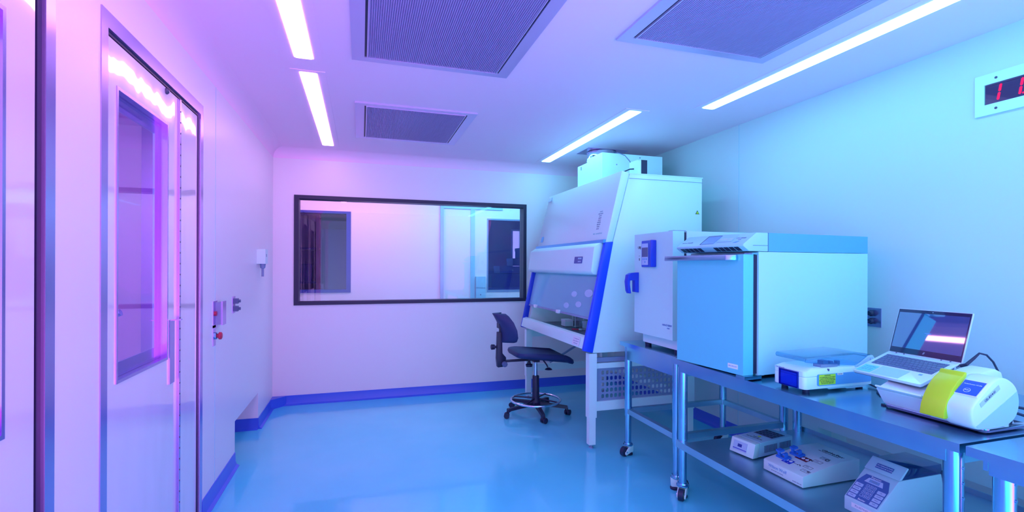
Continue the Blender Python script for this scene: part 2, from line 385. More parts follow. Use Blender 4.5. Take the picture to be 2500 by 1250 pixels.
def shelf_rack():
    t = thing('storage_rack', (-.95, 8.0, 0), 'dark shelving rack in the dim room behind the left corridor window', 'shelf')
    for x in (-1.5, -.62): 
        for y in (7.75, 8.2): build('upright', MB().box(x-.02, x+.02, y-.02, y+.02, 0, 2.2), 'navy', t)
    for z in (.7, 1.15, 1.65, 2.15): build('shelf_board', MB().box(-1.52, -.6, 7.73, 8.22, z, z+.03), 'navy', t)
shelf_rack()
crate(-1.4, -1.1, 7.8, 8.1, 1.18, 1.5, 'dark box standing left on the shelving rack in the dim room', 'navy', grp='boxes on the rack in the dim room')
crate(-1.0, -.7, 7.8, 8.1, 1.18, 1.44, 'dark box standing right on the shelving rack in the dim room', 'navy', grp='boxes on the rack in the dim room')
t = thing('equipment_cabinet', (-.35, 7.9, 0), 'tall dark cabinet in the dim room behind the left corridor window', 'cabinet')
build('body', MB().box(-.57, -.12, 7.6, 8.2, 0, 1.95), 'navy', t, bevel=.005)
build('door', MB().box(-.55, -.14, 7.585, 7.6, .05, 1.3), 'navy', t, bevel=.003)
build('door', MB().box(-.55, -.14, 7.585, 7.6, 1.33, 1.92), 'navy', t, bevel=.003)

# ------------------------------------------------------------------ ceiling fixtures
def ceiling_light(x, y0, y1, m, label):
    t = thing('ceiling_light', (x, (y0+y1)/2, ZC), label, 'light', group='linear ceiling lights')
    h = MB(); h.box(x-.10, x-.052, y0-.03, y1+.03, ZC-.003, ZC); h.box(x+.052, x+.10, y0-.03, y1+.03, ZC-.003, ZC)
    h.box(x-.052, x+.052, y0-.03, y0, ZC-.003, ZC); h.box(x-.052, x+.052, y1, y1+.03, ZC-.003, ZC)
    build('frame', h, 'ceiling', t)
    c = .012
    build('diffuser', MB().prism([(x-.05, y0+c), (x-.05+c, y0), (x+.05-c, y0), (x+.05, y0+c), (x+.05, y1-c), (x+.05-c, y1), (x-.05+c, y1), (x-.05, y1-c)], 'z', ZC-.006, ZC-.001), m, t)
ceiling_light(-.315, 1.11, 2.995, 'lamp_purple', 'long white ceiling light strip at top left, cut by the top edge of the picture')
ceiling_light(-.315, 3.21, 5.10, 'lamp_purple', 'long white ceiling light strip above the left wall, nearer the back window')
ceiling_light(2.46, 1.14, 3.035, 'lamp_blue', 'long white ceiling light strip at upper right, running over the benches')
ceiling_light(1.985, 3.25, 5.14, 'lamp_blue', 'long white ceiling light strip ending in front of the safety cabinet')
ceiling_light(2.46, -.56, .94, 'lamp_blue', 'ceiling light strip over the nearest bench at the right, behind the camera')
def vent(x0, x1, y0, y1, label):
    t = thing('ceiling_vent', ((x0+x1)/2, (y0+y1)/2, ZC), label, 'vent', group='square ceiling air diffusers')
    z = ZC
    build('frame', holed_wall(MB(), 'y', 0, 1, 0, 1, 0, 1, []) if False else frame_xy(x0, x1, y0, y1, .068, z-.012, z), 'vent_frame', t)
    build('gap', MB().box(x0+.068, x0+.080, y0+.05, y1-.05, z-.006, z-.001), 'black', t); build('gap', MB().box(x1-.080, x1-.068, y0+.05, y1-.05, z-.006, z-.001), 'black', t)
    m = MB(); n = 74; a, b = x0+.084, x1-.084; ya, yb = y0+.062, y1-.062
    pts = []
    for i in range(n):
        u = a + (b-a)*i/n; w = (b-a)/n
        pts += [(u, z-.006), (u+w*.25, z-.014), (u+w*.62, z-.014), (u+w*.85, z-.006)]
    pts += [(b, z-.006)]
    A = [m.bm.verts.new((p[0], ya, p[1])) for p in pts]; B = [m.bm.verts.new((p[0], yb, p[1])) for p in pts]
    for i in range(len(pts)-1): m.bm.faces.new((A[i], A[i+1], B[i+1], B[i]))
    m.box(a, b, ya, yb, z-.004, z-.001)
    build('louvred_face', m, 'vent_face', t, smooth=10)
    build('inner_edge', frame_xy(x0+.080, x1-.080, y0+.056, y1-.056, .006, z-.016, z-.004), 'vent_frame', t)
def frame_xy(x0, x1, y0, y1, w, z0, z1):
    m = MB(); m.box(x0, x0+w, y0, y1, z0, z1); m.box(x1-w, x1, y0, y1, z0, z1); m.box(x0+w, x1-w, y0, y0+w*.75, z0, z1); m.box(x0+w, x1-w, y1-w*.75, y1, z0, z1); return m
vent(-.055, .86, 1.90, 2.91, 'large grey louvred ceiling diffuser at top centre, cut by the top edge')
vent(-.05, .855, 3.67, 4.68, 'grey louvred ceiling diffuser farthest back, above the window')
vent(1.256, 2.20, 1.24, 2.25, 'large grey louvred ceiling diffuser at upper right beside the long light')

# ------------------------------------------------------------------ wall fittings, left wall
t = thing('service_panel', (XL, 3.34, 1.13), 'tall steel switch plate with card reader on the left wall beside the door', 'switch')
build('plate', MB().box(XL, XL+.004, 3.315, 3.40, 1.04, 1.20), 'frame_steel', t, bevel=.001)
build('reader', MB().box(XL+.004, XL+.030, 3.40-.04, 3.44, 1.055, 1.19), 'grey', t, bevel=.003)
build('reader_cover', MB().box(XL+.030, XL+.040, 3.37, 3.45, 1.05, 1.195), 'frame_steel', t, bevel=.003)
build('push_button', MB().cyl((XL+.004, 3.338, 1.125), (XL+.016, 3.338, 1.125), .014), 'red', t)
t = thing('emergency_button', (XL, 3.34, 1.0), 'steel plate with a red push button below the switch plate', 'button')
build('plate', MB().box(XL, XL+.004, 3.315, 3.365, .93, 1.055), 'frame_steel', t, bevel=.001)
b_ = build('button_collar', MB().lathe((XL+.004, 3.342, .99), [(.021, 0), (.021, .012), (.017, .014)], 20, 'x'), 'steel', t)
build('button_cap', MB().lathe((XL+.016, 3.342, .99), [(.012, 0), (.012, .006), (.022, .012), (.022, .024), (.016, .028)], 20, 'x'), 'red', t)
t = thing('wall_outlet', (XL, 3.81, 1.14), 'steel double power outlet with two plugs on the left wall', 'outlet')
build('plate', MB().box(XL, XL+.004, 3.775, 3.845, 1.085, 1.20), 'frame_steel', t, bevel=.001)
for z in (1.168, 1.115): build('plug', MB().box(XL+.004, XL+.03, 3.79, 3.83, z-.018, z+.018).cyl((XL+.03, 3.81, z), (XL+.045, 3.81, z), .010), 'dark_grey', t, bevel=.002)
t = thing('sensor_box', (XL, 4.66, 1.5), 'small white wall sensor with a grey probe hanging below, left of the window', 'sensor')
build('housing', MB().box(XL, XL+.065, 4.60, 4.72, 1.43, 1.555), 'white', t, bevel=.004)
build('probe', MB().lathe((XL+.035, 4.66, 1.32), [(.010, 0), (.010, .068), (.020, .075), (.024, .112)], 16), 'grey', t)
build('indicator', MB().box(XL+.065, XL+.067, 4.645, 4.655, 1.49, 1.515), 'dark_grey', t)

# ------------------------------------------------------------------ right wall
def outlet_right():
    t = thing('wall_outlet', (XR, 2.18, 1.11), 'steel double outlet with black plugs on the right wall behind the large incubator', 'outlet')
    build('plate', MB().box(XR-.004, XR, 2.146, 2.232, 1.055, 1.17), 'frame_steel', t, bevel=.001)
    for z in (1.138, 1.09): build('plug', MB().lathe((XR-.004, 2.196, z), [(.018, 0), (.019, -.018), (.014, -.024), (.013, -.034)], 14, 'x'), 'rubber', t)
    build('cord', MB().tube([(XR-.03, 2.196, 1.09), (XR-.10, 2.20, 1.07), (XR-.12, 2.19, 1.0), (XR-.12, 2.17, .93), (XR-.14, 2.16, .87), (XR-.2, 2.14, .856)], .007), 'rubber', t)
outlet_right()
def clock():
    t = thing('digital_display', (XR, 1.4, 2.28), 'steel framed red digital wall display at the upper right edge', 'display')
    build('frame', holed_wall(MB(), 'x', XR-.012, XR, 1.05, 1.675, 2.182, 2.386, [(1.09, 1.637, 2.234, 2.334)]), 'white', t, bevel=.002)
    build('face', MB().box(XR-.006, XR-.001, 1.09, 1.637, 2.234, 2.334), 'clock_face', t)
    for y in (1.60,):
        for z in (2.358, 2.208): build('screw', MB().lathe((XR-.012, 1.588, z), [(.006, 0), (.006, -.002), (.003, -.003)], 12, 'x'), 'dark_steel', t)
    def seg(y, z, l): # slanted bar
        w = .0065; s = .10
        return MB().prism([(y-w - s*0, z), (y, z-.006), (y+w, z), (y+w - l*s, z+l), (y - l*s, z+l+.006), (y-w - l*s, z+l)], 'x', XR-.0075, XR-.006)
    for n_, y in (('digit', 1.583), ('digit', 1.500)):
        m = MB()
        for z in (2.250, 2.290):
            w, s, l = .0055, .16, .030
            yy = y - (z-2.25)*s
            m.prism([(yy-w, z), (yy, z-.004), (yy+w, z), (yy+w-l*s, z+l), (yy-l*s, z+l+.004), (yy-w-l*s, z+l)], 'x', XR-.0075, XR-.006)
        build(n_, m, 'digit', t)
    build('digit', MB().lathe((XR-.006, 1.487, 2.250), [(.0045, 0), (.0045, -.0015)], 12, 'x'), 'digit', t)
clock()
struct('trim_7', MB().box(XR-.0015, XR, 3.309, 3.313, .1, ZC), 'light_grey')

# ------------------------------------------------------------------ benches
def caster(parent, x, y, ang):
    c, s = math.cos(ang), math.sin(ang)
    mt = Matrix.Translation((x, y, 0)) @ Matrix.Rotation(ang, 4, 'Z')
    m = MB()
    for sy in (-1, 1): m.prism([(-.006, .075), (-.055, .030), (-.055, .018), (-.045, .010), (-.034, .012), (.0, .022), (.03, .022), (.034, .075)], 'y', sy*.022 - .004, sy*.022 + .004, mt)
    m.prism([(-.014, .022), (.034, .022), (.036, .075), (-.012, .075)], 'y', -.02, .02, mt)
    h = build('caster', m, 'white', parent, bevel=.002)
    mm = MB(); mm.lathe((x, y, .072), [(.034, 0), (.037, .004), (.037, .010), (.031, .014), (.029, .022)], 24); build('collar', mm, 'steel', h)
    w = Vector((mt @ Vector((-.042, 0, .034)))); ax = Vector((-s, c, 0))
    build('wheel', MB().cyl(w-ax*.015, w+ax*.015, .034, n=28), 'rubber', h, bevel=.003)
    pd = MB().lathe((mt @ Vector((.012, 0, 0))), [(.026, 0), (.028, .010), (.018, .022)], 20); build('foot_pad', pd, 'rubber', h)
    build('bolt', MB().cyl(w-ax*.028, w+ax*.028, .006, n=10), 'chrome', h)
def bench(name, x0, x1, y0, y1, label, apron, shelf, legs, casters=True, zt=.85):
    t = thing(name, ((x0+x1)/2, (y0+y1)/2, 0), label, 'bench')
    m = MB().box(x0, x1, y0, y1, zt-.030, zt)
    top = build('worktop', m, 'steel', t, bevel=.004, seg=2)
    a = MB(); ad = apron
    a.box(x0+.018, x0+.030, y0+.05, y1-.05, zt-ad, zt-.03); a.box(x1-.03, x1-.018, y0+.05, y1-.05, zt-ad, zt-.03)
    a.box(x0+.05, x1-.05, y0+.018, y0+.03, zt-ad, zt-.03); a.box(x0+.05, x1-.05, y1-.03, y1-.018, zt-ad, zt-.03)
    build('apron', a, 'steel', t)
    jz = .30
    for (x, y, ang) in legs:
        l = MB().cyl((x, y, jz), (x, y, zt-.03), .0275, n=28).cyl((x, y, .09), (x, y, jz), .0235, n=24)
        for i in range(9):
            l.cyl((x-.0, y-.026, .36+i*.05), (x, y-.030, .36+i*.05), .005, n=8)
        build('leg', l, 'steel', t)
        if casters: caster(t, x, y, ang)
        else: pass
    xa, xb, ya, yb = legs[0][0], legs[1][0], legs[0][1], legs[2][1]
    s = MB(); z0, z1 = .315, .352
    if shelf:
        s.box(xa-.035, xa-.029, ya-.02, yb+.02, z0-.005, z1); s.box(xa-.029, xa+.01, ya-.02, yb+.02, z1-.005, z1)
        s.box(xb+.029, xb+.035, ya-.02, yb+.02, z0-.005, z1)
        s.box(xa+.012, xb+.029, ya-.02, yb+.02, .318, .326); s.box(xa+.008, xa+.013, ya-.02, yb+.02, .322, z1-.005)
        build('lower_shelf', s, 'steel_dull', t)
    else:
        for y in (ya, yb): s.box(xa, xb, y-.018, y+.018, z0, z1)
        for x in (xa, xb): s.box(x-.018, x+.018, ya, yb, z0, z1)
        build('lower_frame', s, 'steel_dull', t, bevel=.002)
    return t
bench('steel_bench', 1.885, 2.83, 2.610, 3.30, 'stainless steel bench with open lower frame under the far incubator with blue handle', .13, False,
      [(1.925, 2.655, 2.6+math.pi*0), (2.79, 2.655, .3), (1.925, 3.245, .35), (2.79, 3.245, 0)])
bench('steel_bench', 1.845, 2.83, 1.072, 2.600, 'long stainless steel bench with lower shelf carrying the large incubator and laptop', .075, True,
      [(1.89, 1.115, .9), (2.79, 1.115, 0), (1.89, 2.545, .75), (2.79, 2.545, .4)])
bench('steel_bench', 1.845, 2.83, -.45, 1.055, 'nearest stainless steel bench at the bottom right corner of the picture', .075, False,
      [(1.89, -.40, 0), (2.79, -.40, 0), (1.90, .985, .5), (2.79, .985, 0)])

# ------------------------------------------------------------------ cabinet stand and biosafety cabinet
YN, YF = 3.42, 4.98
def stand():
    t = thing('cabinet_stand', (2.2, 4.2, 0), 'white steel stand with perforated end panel under the biosafety cabinet', 'stand')
    for x in (1.72, 2.62):
        for y in (YN+.03, YF-.03):
            l = MB().box(x-.033, x+.033, y-.03, y+.03, .24, .74).box(x-.027, x+.027, y-.024, y+.024, .03, .24)
            lo = build('leg', l, 'cab_white', t, bevel=.003)
            build('levelling_foot', MB().lathe((x, y, 0), [(.018, 0), (.018, .008), (.010, .010), (.010, .03)], 14), 'grey', lo)
    y = YN+.03
    build('cross_rail', MB().box(1.753, 2.587, y-.02, y+.02, .29, .362), 'cab_white', t, bevel=.002)
    build('cross_rail', MB().box(1.753, 2.587, y-.02, y+.02, .62, .66), 'cab_white', t, bevel=.002)
    build('cross_rail', MB().box(1.753, 2.587, y+.0, y+.02, .665, .70), 'grey', t)
    build('cross_rail', MB().box(1.753, 2.587, YF-.05, YF-.01, .29, .362), 'cab_white', t, bevel=.002)
    build('cross_rail', MB().box(1.753, 2.587, YF-.05, YF-.01, .66, .735), 'cab_white', t, bevel=.002)
    build('long_rail', MB().box(2.60, 2.64, YN+.06, YF-.06, .29, .36), 'cab_white', t)
    build('long_rail', MB().box(2.60, 2.64, YN+.06, YF-.06, .60, .735), 'cab_white', t)
    # perforated panel: octagonal holes
    m = MB(); x0, z0 = 1.80, .362; nx, nz = 20, 5; px, pz = .038, .0462; yy = y
    zb = z0+.012
    for i in range(nx):
        for k in range(nz):
            cx, cz = x0+(i+.5)*px, zb+(k+.5)*pz
            hw, hh, c = .0125, .0155, .006
            inn = [(cx-hw, cz-hh+c), (cx-hw+c, cz-hh), (cx+hw-c, cz-hh), (cx+hw, cz-hh+c), (cx+hw, cz+hh-c), (cx+hw-c, cz+hh), (cx-hw+c, cz+hh), (cx-hw, cz+hh-c)]
            a, b = px/2, pz/2
            out = [(cx-a, cz-b+c), (cx-a+c, cz-b), (cx+a-c, cz-b), (cx+a, cz-b+c), (cx+a, cz+b-c), (cx+a-c, cz+b), (cx-a+c, cz+b), (cx-a, cz+b-c)]
            corners = {0: (cx-a, cz-b), 2: (cx+a, cz-b), 4: (cx+a, cz+b), 6: (cx-a, cz+b)}
            for side in (0, .003):
                I = [m.bm.verts.new((p[0], yy-side, p[1])) for p in inn]; O = [m.bm.verts.new((p[0], yy-side, p[1])) for p in out]
                for j in range(8):
                    jj = (j+1) % 8; m.bm.faces.new((O[j], O[jj], I[jj], I[j]))
                for j, cn in corners.items():
                    v = m.bm.verts.new((cn[0], yy-side, cn[1])); m.bm.faces.new((O[j], v, O[(j+1) % 8]))
                if side == 0: prev = I
                else:
                    for j in range(8): m.bm.faces.new((prev[j], prev[(j+1)%8], I[(j+1)%8], I[j]))
    x1 = x0+nx*px
    m.box(1.753, x0, yy-.003, yy, z0, .62); m.box(x1, 2.587, yy-.003, yy, z0, .62); m.box(x0, x1, yy-.003, yy, z0, zb); m.box(x0, x1, yy-.003, yy, zb+nz*pz, .62)
    build('perforated_panel', m, 'grey', t)
    build('rear_brace', MB().tube([(1.95, 4.9, .38), (2.55, 4.9, .70)], .012), 'grey', t)
stand()
def hood():
    t = thing('biosafety_cabinet', (2.2, 4.2, .74), 'large white biosafety cabinet with sloped glass front and blue side strip', 'cabinet')
    xb = 2.72
    def fx(z): return 1.716 + (z-.761)*.2054                 # body front line below, kinked above
    # side walls, back, top (hollow so that the chamber is seen through the glass)
    side = [(1.716, .745), (1.891, 1.613), (2.038, 2.159), (xb, 2.155), (xb, .745)]
    build('side_panel', MB().prism(side, 'y', YN, YN+.05), 'cab_white', t, bevel=.002)
    build('side_panel', MB().prism(side, 'y', YF-.05, YF), 'cab_white', t, bevel=.002)
    up = [(1.84, 1.375), (1.891, 1.60), (2.038, 2.158), (xb, 2.155), (xb, 1.375)]
    build('upper_body', MB().prism(up, 'y', YN+.05, YF-.05), 'cab_white', t)
    fas = [(1.828, 1.605), (1.968, 2.178), (2.038, 2.165), (1.885, 1.605)]
    build('fascia', MB().prism(fas, 'y', YN+.004, YF-.004), 'cab_white', t, bevel=.006)
    build('rear_panel', MB().box(2.44, 2.70, YN+.05, YF-.05, .76, 1.375), 'hood_inner', t)
    build('work_surface', MB().box(1.74, 2.44, YN+.05, YF-.05, .80, .815), 'dark_steel', t)
    build('drain_pan', MB().box(1.73, 2.70, YN+.05, YF-.05, .745, .78), 'cab_white', t)
    build('rear_splash', MB().box(2.425, 2.438, YN+.05, YF-.05, .815, 1.02), 'dark_steel', t)
    build('splash_rail', MB().box(2.41, 2.43, YN+.05, YF-.05, 1.02, 1.032), 'steel', t)
    g = MB()
    for i in range(12): g.box(1.765+i*.011, 1.771+i*.011, YN+.06, YF-.06, .815, .819)
    build('front_grille', g, 'steel', t)
    build('fill_strip', MB().box(1.93, 1.96, YN+.10, YF-.10, 1.355, 1.3745), 'hood_fill', t)  # added glowing strip that brightens the chamber, not a cabinet fitting
    build('service_port', MB().box(2.418, 2.44, 4.36, 4.42, 1.0, 1.04), 'white', t)
    build('service_port', MB().box(2.418, 2.44, 3.95, 4.01, 1.0, 1.04), 'white', t)
    for y in (4.70, 4.065): build('hook', MB().cyl((2.0, y, 1.235), (2.0, y, 1.375), .004, n=8), 'white', t)
    # front: sill, sash glass, control housing
    sill = [(1.64, .775), (1.66, .862), (1.70, .872), (1.735, .83), (1.72, .765)]
    build('front_sill', MB().prism(sill, 'y', YN+.03, YF-.02), 'white', t, bevel=.004)
    gl = [(1.728, 1.0), (1.809, 1.385), (1.813, 1.385), (1.732, 1.0)]
    s_ = build('sash', MB().prism(gl, 'y', YN+.05, YF-.03), 'hood_glass', t)
    build('sash_rail', MB().prism([(1.722, .995), (1.725, 1.010), (1.735, 1.010), (1.732, .995)], 'y', YN+.05, YF-.03), 'grey', s_)
    for y in (4.72, 4.12): build('sash_handle', MB().box(1.706, 1.728, y-.03, y+.03, .990, 1.022), 'label_white', s_, bevel=.003)
    for y, z, r_ in ((3.87, 1.177, .030), (3.60, 1.198, .038), (3.99, 1.071, .030), (3.75, 1.097, .030)):
        x_ = 1.728 + (z-1.0)*.2104; nv = Vector((-1, 0, .2104)).normalized(); pc = Vector((x_, y, z))
        tv = Vector((.2104, 0, 1)).normalized(); el = MB(); rg = []
        for o_ in (.0008, .002): rg.append([pc + nv*o_ + Vector((0, math.cos(2*math.pi*q/28), 0))*r_*1.9 + tv*math.sin(2*math.pi*q/28)*r_*.85 for q in range(28)])
        build('round_disc', el.loft(rg), 'key_light', s_)  # pale oval disc on the sash glass
    cp = [(1.722, 1.38), (1.748, 1.572), (1.80, 1.605), (1.86, 1.605), (1.81, 1.345), (1.74, 1.355)]
    c_ = build('control_housing', MB().prism(cp, 'y', YN+.045, YF-.01), 'white', t, bevel=.008)
    build('seam_strip', MB().prism([(1.805, 1.603), (1.812, 1.630), (1.84, 1.630), (1.84, 1.603)], 'y', YN+.01, YF-.01), 'housing', t)
    d = Vector((.026, 0, .192)).normalized(); nrm = Vector((-d.z, 0, d.x)); ori = Vector((1.733, 3.72, 1.47))
    F = frame(ori, (0, -1, 0), nrm)
    dp = build('display_panel', MB().box(-.075, .075, -.028, .028, 0, .004, F), 'navy', c_)
    m = MB()
    for i in range(6): m.box(-.005+i*.012, .003+i*.012, .006, .020, .004, .005, F)
    for i in range(3): m.box(0+i*.02, .014+i*.02, -.018, -.008, .004, .005, F)
    build('keys', m, 'key_light', dp)
    # blue strips
    bl = [(1.636, .765), (1.716, .745), (1.891, 1.613), (1.819, 1.607)]
    build('blue_strip', MB().prism(bl, 'y', YN-.006, YN+.032), 'blue_trim', t, bevel=.006)
    b2 = [(1.640, .765), (1.700, .75), (1.815, 1.36), (1.765, 1.36)]
    build('blue_strip', MB().prism(b2, 'y', YF-.024, YF+.006), 'blue', t, bevel=.006)
    # stickers and lettering
    dn = Vector((.140, 0, .573)).normalized(); nn = Vector((-dn.z, 0, dn.x))
    def on_f(y, z): return Vector((1.828 + (z-1.605)*.2443, y, z)) + nn*.0015
    for i in range(9):
        z = 1.87 - i*.018
        wtext('lettering', ['CLASS II', 'BIOLOGICAL', 'SAFETY', 'CABINET', 'TYPE A2', 'CERTIFIED', 'AIRFLOW', 'TESTED', 'NSF 49'][i], .014, 'grey', t, on_f(3.62, z), (0, -1, 0), nn)
    wtext('lettering', 'MSC - ADVANTAGE', .018, 'light_grey', t, on_f(3.60, 1.685), (0, -1, 0), nn)
    F = frame(on_f(4.88, 1.70), (0, -1, 0), nn); build('sticker', MB().box(-.03, .03, -.03, .03, 0, .001, F), 'housing', t)
    F = frame(on_f(4.90, 2.13), (0, -1, 0), nn); build('badge', MB().box(-.04, .04, -.022, .022, 0, .012, F), 'chrome', t, bevel=.002)
    tri = [(2.655, 1.855), (2.695, 1.855), (2.675, 1.888)]
    h_ = build('hazard_triangle', MB().prism(tri, 'y', YN-.001, YN), 'ink', t)
    build('hazard_infill', MB().prism([(2.661, 1.8585), (2.689, 1.8585), (2.675, 1.881)], 'y', YN-.002, YN-.001), 'label_yellow', h_)
    dd = Vector((.02, 0, .09)).normalized(); nn2 = Vector((-dd.z, 0, dd.x))
    F = frame(Vector((1.6485, 3.575, .818)) + nn2*.003, (0, -1, 0), nn2)
    s2 = build('sticker', MB().box(-.065, .065, -.033, .033, 0, .001, F), 'label_white', t)
    for i in range(3): wtext('lettering', ['1 2 3 OPERATION', 'CHECK AIRFLOW', 'BEFORE USE'][i], .013, 'grey', s2, F @ Vector((0, .018-i*.018, .0012)), (0, -1, 0), nn2)
    build('lid_seam', MB().box(2.03, xb+.004, YN-.003, YN+.02, 2.118, 2.121), 'grey', t)
    build('top_plate', MB().box(2.03, xb+.006, YN-.004, YF, 2.155, 2.162), 'cab_white', t)
hood()
# things in the chamber
def ware():
    for i, (x, y, lab) in enumerate(((1.98, 4.52, 'white pipette tip box on the cabinet work surface, left of the rack'), (2.10, 4.28, 'white pipette tip box on the cabinet work surface, behind the rack'))):
        t = thing('tip_box', (x, y, .8155), lab, 'box', group='white boxes inside the safety cabinet')
        build('base', MB().box(x-.04, x+.04, y-.05, y+.05, .8195, .865), 'white', t, bevel=.003)
        build('lid', MB().box(x-.042, x+.042, y-.052, y+.052, .865, .885), 'label_white', t, bevel=.003)
    t = thing('tube_rack', (2.05, 4.40, .8155), 'clear upright rack of tubes inside the safety cabinet', 'rack')
    for z in (.82, .91, .99): build('tier', MB().box(2.0, 2.10, 4.365, 4.435, z, z+.006), 'clear', t)
    for x in (2.003, 2.097):
        for y in (4.368, 4.432): build('post', MB().cyl((x, y, .8195), (x, y, .995), .003, n=8), 'white', t)
    for i in range(3):
        b = thing('sample_tube', (2.02+i*.03, 4.4, .83), ['front', 'middle', 'rear'][i] + ' white-capped sample tube standing in the clear rack', 'tube', group='sample tubes in the rack')
        build('tube_body', MB().lathe((2.02+i*.03, 4.4, .83), [(.004, 0), (.011, .02), (.012, .12)], 14), 'clear', b)
        build('cap', MB().cyl((2.02+i*.03, 4.4, .95), (2.02+i*.03, 4.4, .972), .0135, n=16), 'white', b)
    for x, y, h, lab in ((2.02, 4.22, .15, 'clear bottle with white cap nearest in the safety cabinet'), (2.22, 4.42, .19, 'taller clear bottle with white cap at the rear of the safety cabinet')):
        b = thing('media_bottle', (x, y, .8155), lab, 'bottle', group='bottles in the safety cabinet')
        build('body', MB().lathe((x, y, .8195), [(.036, 0), (.038, .01), (.038, h*.66), (.018, h*.82), (.017, h*.9)], 24), 'clear', b)
        build('cap', MB().lathe((x, y, .8195), [(.020, h*.86), (.020, h), (.017, h+.004)], 20), 'white', b)
    t = thing('marker_pen', (1.95, 4.23, .8195), 'small red marker pen lying in the safety cabinet', 'pen')
    build('barrel', MB().cyl((1.90, 4.22, .8255), (1.95, 4.17, .8255), .006, n=12), 'red', t)
    build('cap', MB().cyl((1.95, 4.17, .8255), (1.97, 4.15, .8255), .007, n=12), 'white', t)
ware()
def exhaust():
    t = thing('exhaust_box', (2.5, 4.4, 2.162), 'tall white exhaust filter box standing on top of the safety cabinet', 'duct')
    build('housing', MB().box(2.15, 2.80, 4.10, 4.42, 2.1625, 2.485).box(2.15, 2.80, 4.42, 4.64, 2.1625, 2.45), 'white', t, bevel=.002)
    build('handle', MB().box(2.146, 2.15, 4.55, 4.56, 2.40, 2.435), 'dark_grey', t)
    for x, z in ((2.3, 2.38), (2.55, 2.46)): build('screw', MB().cyl((x, 4.10, z), (x, 4.096, z), .006, n=10), 'grey', t)
    build('clamp', MB().box(2.16, 2.20, 4.32, 4.38, 2.485, 2.51), 'dark_steel', t, bevel=.002)
    d = thing('exhaust_collar', (2.36, 4.52, ZC), 'round silver duct collar and steel plate on the ceiling above the exhaust box', 'duct')
    build('ceiling_plate', MB().box(2.155, 2.60, 4.40, 4.68, ZC-.004, ZC-.0005), 'frame_steel', d)
    build('duct', MB().lathe((2.37, 4.54, 2.488), [(.155, 0), (.16, .004), (.16, .03), (.15, .034), (.15, .104)], 40), 'chrome', d)
    b = thing('controller_box', (2.2, 3.52, 2.162), 'small white and black controller box on top of the safety cabinet', 'box')
    build('housing', MB().box(2.152, 2.19, 3.50, 3.62, 2.1625, 2.29), 'white', b, bevel=.002)
    build('black_cover', MB().box(2.19, 2.243, 3.495, 3.62, 2.1625, 2.292), 'black', b, bevel=.002)
    build('knob', MB().lathe((2.243, 3.56, 2.232), [(.008, 0), (.007, .010), (.003, .016)], 12, 'x'), 'black', b)
    build('cable', MB().tube([(2.243, 3.52, 2.178), (2.262, 3.51, 2.180), (2.268, 3.51, 2.170), (2.256, 3.51, 2.164)], .003), 'black', b)
    for z in (2.175,): 
        for y in (3.53, 3.59): build('screw', MB().cyl((2.152, y, z), (2.149, y, z), .004, n=8), 'grey', b)
    c = build('cable', MB().tube([(2.30, 4.08, 2.49), (2.32, 3.98, 2.44), (2.30, 3.86, 2.36), (2.25, 3.74, 2.27), (2.19, 3.66, 2.21), (2.155, 3.625, 2.19), (2.14, 3.60, 2.167)], .004), 'dark_grey')
    tag(c, 'thin grey cable running from the exhaust collar down to the controller box', 'cable')
    c = build('cable', MB().tube([(2.152, 3.55, 2.225), (2.12, 3.56, 2.223), (2.08, 3.58, 2.205), (2.055, 3.60, 2.178)], .0055), 'black')
    tag(c, 'thick black cable arching from the controller box over the cabinet edge', 'cable')
exhaust()

